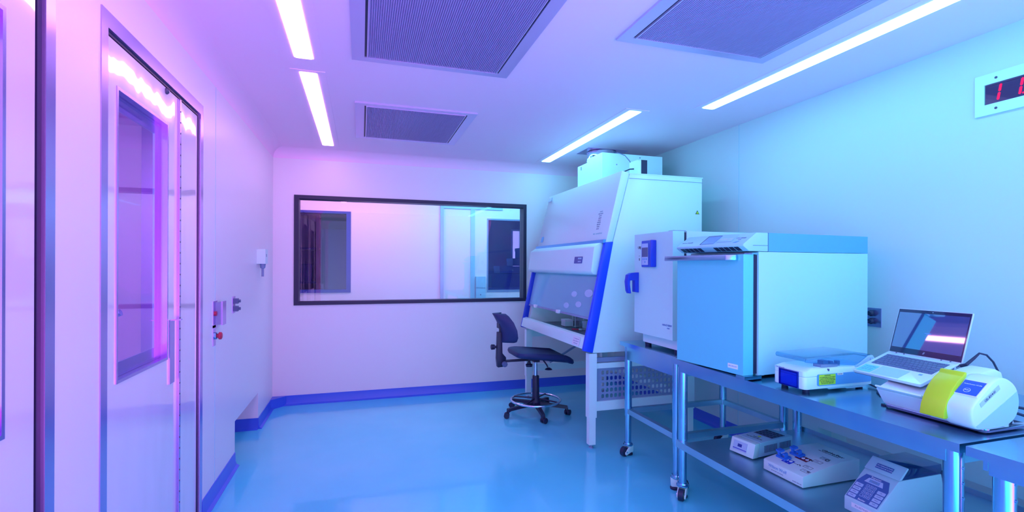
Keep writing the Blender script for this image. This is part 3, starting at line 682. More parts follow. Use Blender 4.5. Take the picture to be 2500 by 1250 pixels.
# ------------------------------------------------------------------ lab stool
def rr(cx, cy, hx, hy, r, n=6):
    pts = []
    for (sx, sy, a0) in ((1, 1, 0), (-1, 1, 90), (-1, -1, 180), (1, -1, 270)):
        for i in range(n+1):
            a = R(a0 + 90*i/n); pts.append((cx + sx*(hx-r) + r*math.cos(a), cy + sy*(hy-r) + r*math.sin(a)))
    return pts
def stool():
    cx, cy = 1.605, 4.40
    t = thing('lab_stool', (cx, cy, 0), 'black swivel lab stool with chrome foot ring in front of the safety cabinet', 'chair')
    # seat
    secs = []
    for z, g in ((.548, -.03), (.556, -.008), (.575, 0), (.596, -.004), (.604, -.02)):
        p = rr(cx+.045, cy, .285+g, .225+g, .09)
        secs.append([Vector((x, y, z + .012*((y-cy)/.215)**2 - (.045*max(0, (x-cx-.06)/.2)**2) + .012*max(0, (cx-.05-x)/.15))) for x, y in p])
    m = MB().loft(secs)
    build('seat', m, 'black_soft', t, smooth=60)
    build('seat_pan', MB().box(cx-.10, cx+.13, cy-.09, cy+.09, .528, .556).box(cx-.03, cx+.03, cy-.03, cy+.03, .50, .53), 'black', t, bevel=.006)
    # backrest, curved shell facing +x
    secs = []
    for z, hw, off in ((.705, .10, .0), (.72, .15, .01), (.76, .185, .012), (.83, .195, .0), (.90, .18, -.028), (.955, .13, -.06), (.975, .07, -.075)):
        ring = []
        n = 10
        for i in range(n+1):
            u = -1 + 2*i/n; ring.append(Vector((1.345 + off + .05*u*u - .04 + .0, cy + hw*u, z)))
        for i in range(n+1):
            u = 1 - 2*i/n; th = .048*(1-abs(u)**3)+.012; ring.append(Vector((1.345 + off + .05*u*u - .04 - th, cy + hw*u, z)))
        secs.append(ring)
    build('backrest', MB().loft(secs), 'black_soft', t, smooth=70)
    # back post and fittings
    bx = 1.245
    sup = MB().prism([(bx-.026, .47), (bx+.05, .475), (bx+.055, .56), (bx+.02, .60), (bx+.015, .80), (bx-.026, .80), (bx-.035, .55)], 'y', cy-.03, cy+.03)
    build('back_support', sup, 'black', t, bevel=.006)
    build('back_arm', MB().box(bx+.04, cx-.08, cy-.025, cy+.025, .515, .53), 'black', t, bevel=.002)
    build('back_hinge', MB().box(bx-.02, bx+.06, cy-.04, cy+.04, .835, .88).box(bx-.005, bx+.012, cy-.02, cy+.02, .79, .84), 'black', t, bevel=.008)
    build('knob', MB().lathe((bx-.03, cy, .66), [(.012, 0), (.012, -.02), (.024, -.022), (.026, -.05), (.02, -.056)], 16, 'x'), 'black', t)
    build('knob', MB().lathe((bx+.03, cy-.03, .505), [(.012, 0), (.025, -.01), (.027, -.04), (.02, -.046)], 8, 'y'), 'dark_grey', t)
    build('knob', MB().lathe((cx-.09, cy-.06, .47), [(.03, 0), (.033, .022), (.018, .028), (.01, .06)], 18), 'black', t)
    lv = MB().tube([(cx+.05, cy-.05, .53), (cx+.075, cy-.09, .485), (cx+.085, cy-.10, .462)], .007); lv.lathe((cx+.09, cy-.105, .440), [(.036, 0), (.030, .008), (.012, .018)], 18)
    build('height_lever', lv, 'black', t)
    build('gas_piston', MB().cyl((cx, cy, .36), (cx, cy, .51), .0145, n=20), 'chrome', t)
    build('column', MB().lathe((cx, cy, .10), [(.035, 0), (.035, .02), (.032, .262), (.030, .266)], 28), 'black', t)
    ring = [(cx+.235*math.cos(2*math.pi*i/56), cy+.235*math.sin(2*math.pi*i/56), .135) for i in range(56)]
    fr = build('foot_ring', MB().tube(ring, .011, 12, closed=True), 'chrome', t)
    sp = MB()
    for k in range(4):
        a = R(45+90*k); sp.tube([(cx+.03*math.cos(a), cy+.03*math.sin(a), .15), (cx+.235*math.cos(a), cy+.235*math.sin(a), .137)], .007)
    build('ring_spokes', sp, 'black', fr)
    build('hub', MB().lathe((cx, cy, .075), [(.045, 0), (.052, .012), (.05, .045), (.038, .07), (.038, .09)], 28), 'black', t)
    for k in range(5):
        a = R(-25 + 72*k); c, s = math.cos(a), math.sin(a); d = Vector((c, s, 0)); p = Vector((-s, c, 0)); o = Vector((cx, cy, 0))
        secs = []
        for rr_, w, z0, z1 in ((.03, .024, .080, .118), (.16, .021, .076, .104), (.275, .019, .066, .090), (.305, .020, .052, .086)):
            q = o + d*rr_; secs.append([q+p*w+Vector((0,0,z0)), q-p*w+Vector((0,0,z0)), q-p*w*.8+Vector((0,0,z1)), q+p*w*.8+Vector((0,0,z1))])
        l = build('leg', MB().loft(secs), 'black', t, bevel=.004)
        q = o + d*.300; ca = a + R([60, 200, 20, -30, 120][k]); ax = Vector((-math.sin(ca), math.cos(ca), 0))
        w = MB()
        q2 = q + Vector((math.cos(ca), math.sin(ca), 0))*.012
        for sg in (-1, 1): w.cyl(q2 + ax*sg*.006 + Vector((0,0,.026)), q2 + ax*sg*.024 + Vector((0,0,.026)), .026, n=24)
        w.cyl(q2 - ax*.02 + Vector((0,0,.026)), q2 + ax*.02 + Vector((0,0,.026)), .012, n=12)
        w.cyl(q + Vector((0,0,.03)), q + Vector((0,0,.07)), .010, n=12)
        build('caster', w, 'black', l, bevel=.003)
stool()

# ------------------------------------------------------------------ far incubator
def incubator_far():
    x0, y0, y1, z0, z1 = 1.90, 2.665, 3.12, .945, 1.648
    t = thing('incubator', (2.3, 2.89, .85), 'white benchtop incubator with blue handle and blue control unit', 'incubator')
    build('body', MB().box(2.005, 2.62, y0, y1, .92, z1), 'white', t, bevel=.004)
    build('plinth', MB().box(1.96, 2.60, y0+.02, y1-.02, .875, .945), 'white', t, bevel=.004)
    for x in (1.985, 2.55):
        for y in (y0+.06, y1-.05): build('foot', MB().lathe((x, y, .85), [(.022, 0), (.024, .026)], 16), 'rubber', t)
    d = build('door', MB().box(x0, 1.985, y0, y1, z0, z1), 'white_cyan_cast', t, bevel=.006)
    build('door_gasket', MB().box(1.985, 2.005, y0+.008, y1-.008, .95, z1-.008), 'black', t)
    build('hinge', MB().box(1.93, 2.02, y0+.03, y0+.09, z1, z1+.006), 'grey', t, bevel=.002)
    # blue control unit, wedge-shaped towards the near side
    F = MB().prism([(x0, 3.015), (x0-.012, 3.012), (x0-.018, 2.905), (x0-.040, 2.86), (x0-.040, 2.848), (x0, 2.845)], 'z', 1.415, 1.598)
    c = build('control_unit', F, 'blue', d, bevel=.005)
    nx = (-1, 0, 0)
    a = Vector((x0-.0165, 2.956, 1.50)); 
    G = frame(a, (-.0050, -.11, 0), (-1, .05, 0))
    build('keypad', MB().box(-.042, .040, -.070, .078, 0, .002, G), 'key_light', c)
    build('screen', MB().box(-.040, .038, -.015, .050, .002, .003, G), 'dark_grey', c)
    m = MB()
    for i, (px, pz) in enumerate(((-.025, -.030), (0, -.030), (.022, -.030), (0, -.050))): m.cyl(G @ Vector((px, pz, .002)), G @ Vector((px, pz, .003)), .007, n=12)
    build('keys', m, 'housing', c)
    for z, s in ((1.552, 'UBJ'), (1.50, '...'), (1.468, 'II')): wtext('lettering', s, .026, 'ink', d, (x0-.001, 3.055, z), (0, -1, 0), nx)
    wtext('lettering', 'HERATHERM', .018, 'ink_blue', d, (x0-.001, 2.725, 1.035), (0, -1, 0), nx)
    wtext('lettering', 'OVEN', .010, 'ink_blue', d, (x0-.001, 2.71, 1.017), (0, -1, 0), nx)
    # handle
    y = 3.082
    h = MB().prism([(x0, 1.376), (x0-.06, 1.372), (x0-.085, 1.358), (x0-.093, 1.31), (x0-.086, 1.245), (x0-.076, 1.226), (x0-.062, 1.226), (x0-.066, 1.25), (x0-.072, 1.29), (x0-.071, 1.318), (x0-.03, 1.320), (x0-.03, 1.236), (x0, 1.232)], 'y', y-.022, y+.022)
    build('handle', h, 'blue', d, bevel=.003)
incubator_far()

# ------------------------------------------------------------------ near incubator (rotated a little on the bench)
def incubator_near():
    t = thing('incubator', (1.897, 1.97, .85), 'large steel-doored incubator with sloping control console, nearest of the two incubators', 'incubator', rz=R(5))
    B = dict(local=True)
    W_, D_ = .475, .855
    body = build('body', MB().box(.012, D_, 0, W_, .022, .645), 'white_shaded', t, bevel=.003, **B)
    d = build('door', MB().box(-.078, -.010, .012, W_+.012, .025, .632), 'door_steel', t, bevel=.008, **B)
    build('door_gasket', MB().box(-.010, .012, .01, W_-.005, .03, .628), 'black', t, **B)
    build('hinge', MB().box(-.085, .03, -.004, .05, .006, .024), 'steel', t, bevel=.002, **B); build('hinge', MB().box(-.03, .012, .002, .05, .632, .640), 'steel', t, bevel=.002, **B)
    build('kick_plate', MB().box(.012, .10, .04, W_-.04, .008, .022).box(.10, .2, .04, .3, .010, .022), 'steel_dull', t, **B)
    for x in (.06, D_-.06):
        for y in (.05, W_-.05): build('foot', MB().lathe((x, y, 0), [(.02, 0), (.022, .022)], 14), 'rubber', t, **B)
    # housing over body
    build('top_housing', MB().box(.075, D_, 0, W_, .647, .742), 'housing', t, bevel=.002, **B)
    con = [(.075, .647), (.075, .742), (-.005, .742), (-.095, .682), (-.095, .672), (-.055, .648)]
    c = build('control_console', MB().prism(con, 'y', -.002, W_+.0), 'light_grey', t, bevel=.003, **B)
    sd = Vector((.09, 0, .06)).normalized(); n = Vector((-sd.z, 0, sd.x))
    def C(y, k): return Vector((-.095, y, .682)) + sd*k + n*.0008
    G = frame(C(.25, .05), (0, -1, 0), n)
    build('screen', MB().box(-.045, .045, -.035, .040, 0, .002, G), 'lcd', c, **B)
    build('screen_bezel', MB().box(-.050, -.045, -.038, .044, 0, .003, G).box(-.05, .045, .040, .044, 0, .003, G), 'dark_grey', c, **B)
    G2 = frame(C(.15, .058), (0, -1, 0), n)
    build('badge_panel', MB().box(-.045, .055, -.028, .034, 0, .002, G2), 'light_grey', c, bevel=.001, **B)
    text('lettering', 'HERACELL VIOS', .012, 'label_white', c, G2 @ Matrix.Translation((.005, -.006, .003)))
    text('lettering', 'Thermo Scientific', .012, 'grey', c, frame(C(.42, .04), (0, -1, 0), n))
    text('lettering', 'CTS SERIES', .013, 'grey', c, frame(C(.055, .06), (0, -1, 0), n))
    text('lettering', 'CO2', .010, 'grey', c, frame(C(.055, .045), (0, -1, 0), n))
    G3 = frame(C(.06, .022), (0, -1, 0), n)
    build('logo_mark', MB().prism([(-.014, -.006), (.004, -.006), (.016, .008), (-.004, .004)], 'z', 0, .001, G3), 'housing', c, **B)
    # vents under the console lip: two banks
    un = Vector((.04, 0, -.024)).normalized()
    def L(k): return Vector((-.095, 0, .672)) + un*k + Vector((-.0008, 0, -.0012))
    for bank in ((.285, .450), (.03, .20)):
        m = MB()
        w = (bank[1]-bank[0])/5
        for i in range(5):
            y0_, y1_ = bank[0]+i*w+.003, bank[0]+(i+1)*w-.003
            p = [L(.004), L(.040)]
            vs_ = [Vector((p[0].x, y0_, p[0].z)), Vector((p[0].x, y1_, p[0].z)), Vector((p[1].x, y1_, p[1].z)), Vector((p[1].x, y0_, p[1].z))]
            nn = Vector((-un.z*-1, 0, 0))
            fr_ = [m.bm.verts.new(v) for v in vs_]; bk = [m.bm.verts.new(v + Vector((.004, 0, .004))) for v in vs_]
            m.bm.faces.new(fr_); m.bm.faces.new(bk[::-1])
            for j in range(4): m.bm.faces.new((fr_[j], fr_[(j+1)%4], bk[(j+1)%4], bk[j]))
        build('vent_slots', m, 'black', c, **B)
    build('side_line', MB().box(-.03, .073, -.003, -.002, .676, .678).box(.073, .0755, -.003, -.001, .647, .742), 'dark_grey', c, **B)
    build('handle', MB().prism([(.535, .0), (.10, .0), (.07, .0)], 'z', 0, .001) if False else MB().prism([(-.125, .08), (-.125, .545), (-.108, .545), (-.108, .10), (-.080, .045), (-.095, .045)], 'z', .602, .630), 'steel', d, bevel=.002, **B)
    build('handle_bracket', MB().box(-.11, -.078, .48, .54, .606, .628), 'steel', d, **B)
    G4 = frame(Vector((-.0785, .075, .062)), (0, -1, 0), (-1, 0, 0))
    s = build('sticker', MB().box(-.032, .032, -.012, .012, 0, .001, G4), 'label_white', d, **B)
    text('lettering', 'INC-0512-01', .010, 'grey', s, G4 @ Matrix.Translation((0, 0, .0012)))
incubator_near()

# ------------------------------------------------------------------ white instrument with clear lid
def welder():
    x0, x1, y0, y1, z = 1.895, 2.31, 1.69, 1.865, .868
    t = thing('tube_welder', (2.1, 1.78, .85), 'white benchtop instrument with clear hinged lid and yellow caution label', 'instrument')
    outl = rr((x0+x1)/2, (y0+y1)/2, (x1-x0)/2, (y1-y0)/2, .018)
    build('body', MB().prism(outl, 'z', z, .925), 'white', t, bevel=.003)
    ins = rr((x0+x1)/2+.01, (y0+y1)/2, (x1-x0)/2-.025, (y1-y0)/2-.014, .018)
    build('upper_shell', MB().loft([[Vector((p[0], p[1], .926)) for p in outl], [Vector((p[0], p[1], .948)) for p in outl], [Vector((p[0], p[1], .962)) for p in ins]]), 'white', t, smooth=50)
    for x in (x0+.04, x1-.05):
        for y in (y0+.03, y1-.03): build('foot', MB().lathe((x, y, .85), [(.014, 0), (.016, .018)], 14), 'rubber', t)
    mech = MB().box(2.0, 2.10, 1.70, 1.74, .962, .975).box(2.02, 2.05, 1.705, 1.735, .975, .99).box(2.07, 2.085, 1.71, 1.73, .975, .985).cyl((2.12, 1.72, .962), (2.12, 1.72, .984), .012)
    build('tube_holder', mech, 'grey', t, bevel=.002)
    lid = [(x0+.005, 1.004), (x0+.012, 1.014), (2.20, 1.022), (2.30, 1.008), (2.315, .996), (2.315, .990), (2.295, 1.000), (2.20, 1.012), (x0+.016, 1.006), (x0+.010, .992)]
    build('lid', MB().prism(lid, 'y', y0+.006, y1-.006), 'clear_lid', t, bevel=.002)
    lidsk = MB().prism([(x0+.010, .990), (x0+.014, 1.004), (2.20, 1.012), (2.298, 1.0), (2.20, .962), (2.05, .975), (1.96, .982)], 'y', y0+.006, y0+.010)
    build('lid_skirt', lidsk, 'clear_lid', t)
    build('lid_hinge', MB().prism([(2.20, .955), (2.30, .955), (2.325, .985), (2.31, 1.004), (2.285, 1.002)], 'y', y0+.001, y0+.012).cyl((2.298, y0-.004, .988), (2.298, y0+.02, .988), .008), 'light_grey', t, bevel=.002)
    build('cartridge', MB().box(x0-.006, x0+.01, 1.725, 1.825, .870, .940), 'cartridge', t, bevel=.004)
    build('cartridge_frame', holed_wall(MB(), 'x', x0-.004, x0+.001, 1.721, 1.829, .868, .944, [(1.728, 1.822, .873, .936)]), 'navy', t)
    build('side_panel', MB().prism(rr(2.13, .908, .165, .026, .008), 'y', y0-.002, y0+.002), 'housing', t)
    lb = build('caution_label', MB().box(1.975, 2.072, y0-.0035, y0-.002, .886, .932), 'label_yellow', t)
    wtext('lettering', 'CAUTION', .008, 'ink', lb, (2.023, y0-.0036, .9275), (1, 0, 0), (0, -1, 0))
    for i in range(5): wtext('lettering', ['HOT WAFER INSIDE. DO NOT TOUCH', 'ALWAYS CLOSE THE COVER BEFORE', 'USE. DO NOT OPEN THE COVER WHEN', 'THE UNIT IS WELDING. USE ONLY', 'WITH APPROVED TUBING SETS'][i], .0052, 'ink', lb, (2.023, y0-.0036, .9195-i*.0068), (1, 0, 0), (0, -1, 0))
    s = build('sticker', MB().box(2.085, 2.118, y0-.0035, y0-.002, .925, .934), 'label_white', t)
    wtext('lettering', 'SN 10246', .006, 'ink', s, (2.101, y0-.0036, .9295), (1, 0, 0), (0, -1, 0))
    build('latch', MB().box(2.03, 2.037, y0-.002, y0+.004, .946, .956), 'dark_grey', t)
    build('latch', MB().box(2.225, 2.232, y0-.002, y0+.004, .946, .956), 'dark_grey', t)
    build('side_foot_trim', MB().prism([(1.93, .868), (2.28, .868), (2.25, .858), (2.15, .858), (2.14, .862), (2.04, .862), (2.03, .868)], 'y', y0+.004, y0+.02), 'light_grey', t)
    wtext('lettering', 'TW-0214-01', .010, 'grey', t, (x0-.001, 1.825, .946), (0, -1, 0), (-1, 0, .2))
welder()

# ------------------------------------------------------------------ cell counter, laptop, note
def counter():
    t = thing('cell_counter', (2.1, 1.28, .85), 'white rounded cell counting instrument with touch screen and lime green flap', 'instrument')
    # low platform on the left
    pf = [(2.04, .865), (2.015, .90), (2.0, .922), (1.992, .930), (2.004, .933), (2.195, 1.006), (2.28, 1.008), (2.31, .98), (2.31, .865)]
    build('platform', MB().prism(pf, 'y', 1.258, 1.45), 'white', t, bevel=.006)
    lip = MB().prism([(1.994, .930), (1.976, .942), (1.980, .947), (2.002, .934)], 'y', 1.27, 1.44); build('front_lip', lip, 'white', t, bevel=.001)
    # rounded pod towards the camera: smooth egg-shaped section with a flattened, sloping front shoulder
    ctl = [(1.985, .872), (1.964, .905), (1.964, .940), (1.984, .964), (2.030, .998), (2.068, 1.026), (2.110, 1.038), (2.155, 1.030), (2.195, 1.0), (2.212, .950), (2.196, .900), (2.150, .872), (2.070, .866)]
    prof = []; nc = len(ctl)
    for q in range(nc):
        p0, p1, p2, p3 = (Vector(ctl[(q+d_) % nc]) for d_ in (-1, 0, 1, 2))
        for h_ in range(4):
            u_ = h_/4; prof.append(.5*((2*p1) + (p2-p0)*u_ + (2*p0-5*p1+4*p2-p3)*u_**2 + (3*p1-p0-3*p2+p3)*u_**3))
    cen = Vector((2.088, .948))
    def sec(y, k): return [Vector((cen.x + (p.x-cen.x)*k, y, cen.y + (p.y-cen.y)*k)) for p in prof]
    build('pod', MB().loft([sec(1.195, .90), sec(1.190, .97), sec(1.180, 1.0), sec(1.118, 1.0), sec(1.110, .99), sec(1.106, .965), sec(1.105, .93)]), 'white', t, smooth=60)
    low = [p for p in prof if (p.y-cen.y) < (p.x-cen.x)*.50 - .012]
    low.sort(key=lambda p: math.atan2(p.y-cen.y+.05, p.x-cen.x-.03))
    build('end_cover', MB().prism([(cen.x+(p.x-cen.x)*.93, cen.y+(p.y-cen.y)*.93) for p in low], 'y', 1.1035, 1.1055), 'light_grey', t)
    build('rear_hump', MB().prism([(2.0, .87), (1.985, .93), (2.01, .98), (2.05, 1.015), (2.08, 1.030), (2.22, 1.048), (2.255, 1.035), (2.30, .93), (2.30, .87)], 'y', 1.178, 1.257), 'white', t, bevel=.006)
    build('base_plate', MB().prism(rr(2.145, 1.275, .112, .170, .02), 'z', .855, .864), 'dark_grey', t)
    build('base_trim', MB().prism(rr(2.145, 1.275, .115, .173, .02), 'z', .864, .868), 'chrome', t)
    for x, y in ((2.06, 1.13), (2.22, 1.13), (2.06, 1.46), (2.22, 1.46)): build('foot', MB().cyl((x, y, .85), (x, y, .856), .012, n=14), 'rubber', t)
    # lime flap
    outer = [(1.945, .890), (1.952, .925), (1.966, .955), (1.990, .990), (2.020, 1.018), (2.045, 1.032), (2.055, 1.046)]
    inner = [(2.066, 1.046), (2.066, 1.030), (2.045, 1.012), (2.020, .990), (2.0, .965), (1.985, .93), (1.980, .895), (1.96, .887)]
    build('lime_flap', MB().prism(outer + inner, 'y', 1.178, 1.256), 'lime', t, bevel=.003)
    # touch screen on the sloping shoulder of the pod
    n = Vector((-.58, 0, .80)); G = frame((2.029, 1.146, .9990), (0, -1, 0), n)
    sc = build('screen_surround', MB().box(-.034, .034, -.037, .037, -.004, .002, G), 'label_white', t, bevel=.001)
    build('touch_screen', MB().box(-.031, .031, -.034, .034, .002, .003, G), 'screen_blue', sc)
    m = MB(); m.lathe((0, 0, 0), [(.010, .003), (.010, .0035)], 28); m.bm.transform(G @ Matrix.Translation((-.004, -.014, 0)))
    ring = build('run_button', m, 'label_white', sc)
    m = MB(); m.lathe((0, 0, 0), [(.0088, .0035), (.0088, .0038)], 28); m.bm.transform(G @ Matrix.Translation((-.004, -.014, 0))); build('button_infill', m, 'screen_blue', ring)
    wtext('lettering', 'RUN', .0065, 'label_white', sc, G @ Vector((-.004, -.014, .0040)), G.to_3x3() @ Vector((1, 0, 0)), n)
    wtext('lettering', 'NucleoCounter NC-200', .0052, 'label_white', sc, G @ Vector((0, .016, .0034)), G.to_3x3() @ Vector((1, 0, 0)), n)
    G = frame((2.052, 1.1045, .980), (1, 0, .58), (0, -1, 0))
    s = build('asset_label', MB().box(-.056, .056, -.008, .008, 0, .001, G), 'key_light', t)
    wtext('lettering', 'CEL-8314-01', .012, 'ink', s, G @ Vector((0, 0, .0012)), G.to_3x3() @ Vector((1, 0, 0)), G.to_3x3() @ Vector((0, 0, 1)))
counter()
def laptop():
    fl = Vector((2.070, 1.603, .958)); fr = fl + Vector((-.1296, -.9915, .019))*.302
    x = (fr-fl).normalized(); back = Vector((-x.y, x.x, 0)) * 1.0
    if back.x < 0: back = -back
    back.normalize(); y = (back*math.cos(.385) + Vector((0, 0, math.sin(.385)))).normalized(); z = x.cross(y)
    m4 = Matrix((x, y, z)).transposed().to_4x4(); m4.translation = fl
    t = thing('laptop', None, 'open silver laptop with dark screen resting on the white cell counter', 'laptop', mtx=m4)
    B = dict(local=True); Wd, Dp = .302, .205
    build('base', MB().prism(rr(Wd/2, Dp/2, Wd/2, Dp/2, .008), 'z', 0, .012), 'laptop_silver', t, bevel=.0015, **B)
    build('underside', MB().box(.004, Wd-.004, .004, Dp-.004, -.004, 0), 'dark_grey', t, **B)
    m = MB()
    rows = [(.112, .011, 14, .0), (.126, .015, 14, 1), (.1435, .015, 14, 2), (.161, .015, 13, 3)]
    z0, z1 = .012, .0136
    X0, X1 = .020, Wd-.020
    def row(y0, h, widths):
        tot = sum(widths); xx = X0
        for w in widths:
            ww = (X1-X0)*w/tot; m.box(xx+.001, xx+ww-.001, y0, y0+h, z0, z1); xx += ww
    row(.084, .0145, [1, 1, 1, 1, 5.2, 1, 1, 1, 1.5, 1])
    row(.1005, .0145, [2.2]+[1]*10+[2.6])
    row(.117, .0145, [1.8]+[1]*11+[2])
    row(.1335, .0145, [1.5]+[1]*12+[1.5])
    row(.150, .0145, [1]*13+[2])
    row(.1665, .009, [1]*15)
    build('keyboard', m, 'dark_grey', t, **B)
    build('touchpad', MB().box(.085, .205, .008, .074, .012, .0124), 'light_grey', t, **B)
    build('fingerprint_reader', MB().box(.245, .258, .062, .071, .012, .0128), 'lcd', t, **B)
    sp_ = MB()
    for i in range(60): sp_.box(.03+i*.004, .032+i*.004, .181, .193, .012, .0123)
    build('speaker_grille', sp_, 'light_grey', t, **B)
    for xx in (.04, .075, .23, .265): build('hinge_pin', MB().box(xx, xx+.004, .196, .2, .012, .015), 'dark_grey', t, **B)
    build('side_ports', MB().box(Wd, Wd+.0006, .11, .135, .003, .008).box(Wd, Wd+.0006, .15, .165, .003, .008).box(Wd, Wd+.0006, .175, .19, .003, .008), 'dark_grey', t, **B)
    # lid in world-derived frame: leans back
    up = (back*math.sin(.30) + Vector((0, 0, math.cos(.30)))).normalized(); nz = x.cross(up)   # nz points towards ... check sign
    o = fl + y*Dp + z*.010
    L = m4.inverted() @ frame(o, x, nz)
    # frame(): y = z cross x ; want y ~ up
    if (m4.inverted().to_3x3() @ up).dot(L.to_3x3() @ Vector((0, 1, 0))) < 0: L = m4.inverted() @ frame(o, x, -nz)
    sgn = 1
    # screen faces the viewer: local z of L should point to -back
    if (L.to_3x3() @ Vector((0, 0, 1))).dot(m4.inverted().to_3x3() @ (-back)) < 0: sgn = -1
    zz = lambda a, b: (a, b) if sgn > 0 else (-b, -a)
    lid = build('lid', MB().box(0, Wd, .0, .200, *zz(-.006, 0), L), 'laptop_silver', t, bevel=.002, **B)
    build('bezel', MB().box(.002, Wd-.002, .002, .198, *zz(0, .0006), L), 'black_gloss', lid, **B)
    build('screen', MB().box(.007, Wd-.007, .026, .184, *zz(.0006, .001), L), 'laptop_screen', lid, **B)
    build('webcam', MB().cyl(L @ Vector((Wd/2, .191, sgn*.0006)), L @ Vector((Wd/2, .191, sgn*.0012)), .0016, n=10), 'key_light', lid, **B)
    T = L @ Matrix.Translation((Wd/2, .014, .0010*sgn))
    if sgn < 0: T = T @ Matrix.Rotation(math.pi, 4, 'Y')
    text('logo', '//', .013, 'key_light', lid, T, shear=.2)
    build('standby_icon', MB().box(Wd/2-.014, Wd/2+.014, .098, .101, *zz(.001, .0013), L), 'housing', lid, **B)
    # sticky note is its own thing
    nt_ = thing('sticky_note', None, 'pale blue sticky note with handwriting on the laptop palm rest', 'note', mtx=m4 @ Matrix.Translation((.045, .035, .0122)))
    n_ = build('paper', MB().box(-.034, .034, -.027, .030, 0, .0004), 'note', nt_, **B)
    for i, s in enumerate(('run lysis first', 'pw on card', 'QC ok 12/4')):
        text('handwriting', s, .009, 'ink_blue', n_, Matrix.Translation((0, .018-i*.013, .0005)), ext=.0001, shear=.3)
    # power lead
    p = [m4 @ Vector((Wd+.001, .178, .005)), m4 @ Vector((Wd+.03, .185, .008)), Vector((2.10, 1.185, 1.085)), Vector((2.15, 1.16, 1.085)), Vector((2.22, 1.13, 1.05)), Vector((2.30, 1.12, .93)), Vector((2.34, 1.12, .86))]
    c = build('power_cable', MB().tube([m4 @ Vector((Wd+.0022, .190, .006)), m4 @ Vector((Wd+.018, .200, .010)), Vector((2.238, 1.255, 1.072)), Vector((2.258, 1.248, 1.092)), Vector((2.280, 1.238, 1.086)), Vector((2.300, 1.228, 1.060)), Vector((2.33, 1.20, .96)), Vector((2.345, 1.19, .858))], [.006, .006, .005, .0035, .0035, .0035, .0035, .0035]), 'rubber')
    tag(c, 'black laptop power cable arching behind the white cell counter', 'cable')
laptop()
for i, (pts, lab) in enumerate((
    ([(2.306, 1.20, .905), (2.34, 1.15, .90), (2.45, 1.08, .87), (2.58, 1.02, .855)], 'upper black cable leaving the back of the cell counter to the right edge'),
    ([(2.306, 1.17, .885), (2.36, 1.10, .86), (2.48, 1.04, .855), (2.60, .99, .855)], 'lower black cable lying on the bench behind the cell counter'))):
    tag(build('cable', MB().tube(pts, .005), 'rubber'), lab, 'cable', 'cables behind the cell counter')
tag(build('cable', MB().tube([(2.32, 1.72, .862), (2.30, 1.66, .856), (2.24, 1.62, .855), (2.20, 1.58, .855), (2.24, 1.54, .856), (2.30, 1.53, .856), (2.36, 1.55, .856)], .004), 'rubber'), 'tangled dark cable on the bench between the clear-lid instrument and the laptop', 'cable')

# ------------------------------------------------------------------ things on the lower shelf
ZS = .326
def heat_block():
    t = thing('heat_block', (2.115, 2.25, ZS), 'small white dry block heater with dark well block, farthest on the lower shelf', 'heater', rz=R(8))
    B = dict(local=True)
    for x in (.04, .30):
        for y in (-.0, .10): build('foot', MB().cyl((x, y, 0), (x, y, .008), .01, n=12), 'rubber', t, **B)
    build('body', MB().prism([(.03, .008), (.06, .090), (.335, .090), (.335, .008)], 'y', -.03, .125), 'light_grey', t, bevel=.004, **B)
    fp = build('front_panel', MB().prism([(-.01, .008), (.012, .088), (.055, .090), (.035, .008)], 'y', -.032, .127), 'white', t, bevel=.004, **B)
    d = Vector((.022, 0, .080)).normalized(); n = Vector((-d.z, 0, d.x)); G = frame((.0005, .06, .048), (0, -1, 0), n)
    k = build('keypad', MB().box(-.045, .045, -.025, .028, 0, .002, G), 'key_light', fp, **B)
    build('display', MB().box(-.015, .012, -.003, .014, .002, .003, G), 'navy', k, **B)
    build('stripe', MB().box(-.045, .045, -.017, -.013, .002, .0025, G), 'blue', k, **B)
    m = MB()
    for i in range(10): m.box(.09+i*.011, .095+i*.011, -.0315, -.029, .028, .068)
    for i in range(10): m.box(.22+i*.010, .2245+i*.010, -.0315, -.029, .028, .068)
    build('side_slots', m, 'dark_grey', t, **B)
    bl = build('well_block', MB().box(.175, .290, -.012, .108, .090, .0925), 'dark_grey', t, **B)
    m = MB()
    for i in range(4):
        for j in range(5): m.lathe((.19+i*.028, .0+j*.024, .0925), [(.009, 0), (.009, .0012)], 12)
    build('wells', m, 'black', bl, **B)
    build('round_label', MB().lathe((.145, .045, .090), [(.010, 0), (.010, .0008)], 18), 'label_yellow', t, **B)
    for i, s in enumerate(('DRY BLOCK HEATER', 'DIGITAL')): text('lettering', s, .011, 'ink', t, frame((.10+i*.02, .045, .0912), (0, -1, 0), (0, 0, 1)))
heat_block()
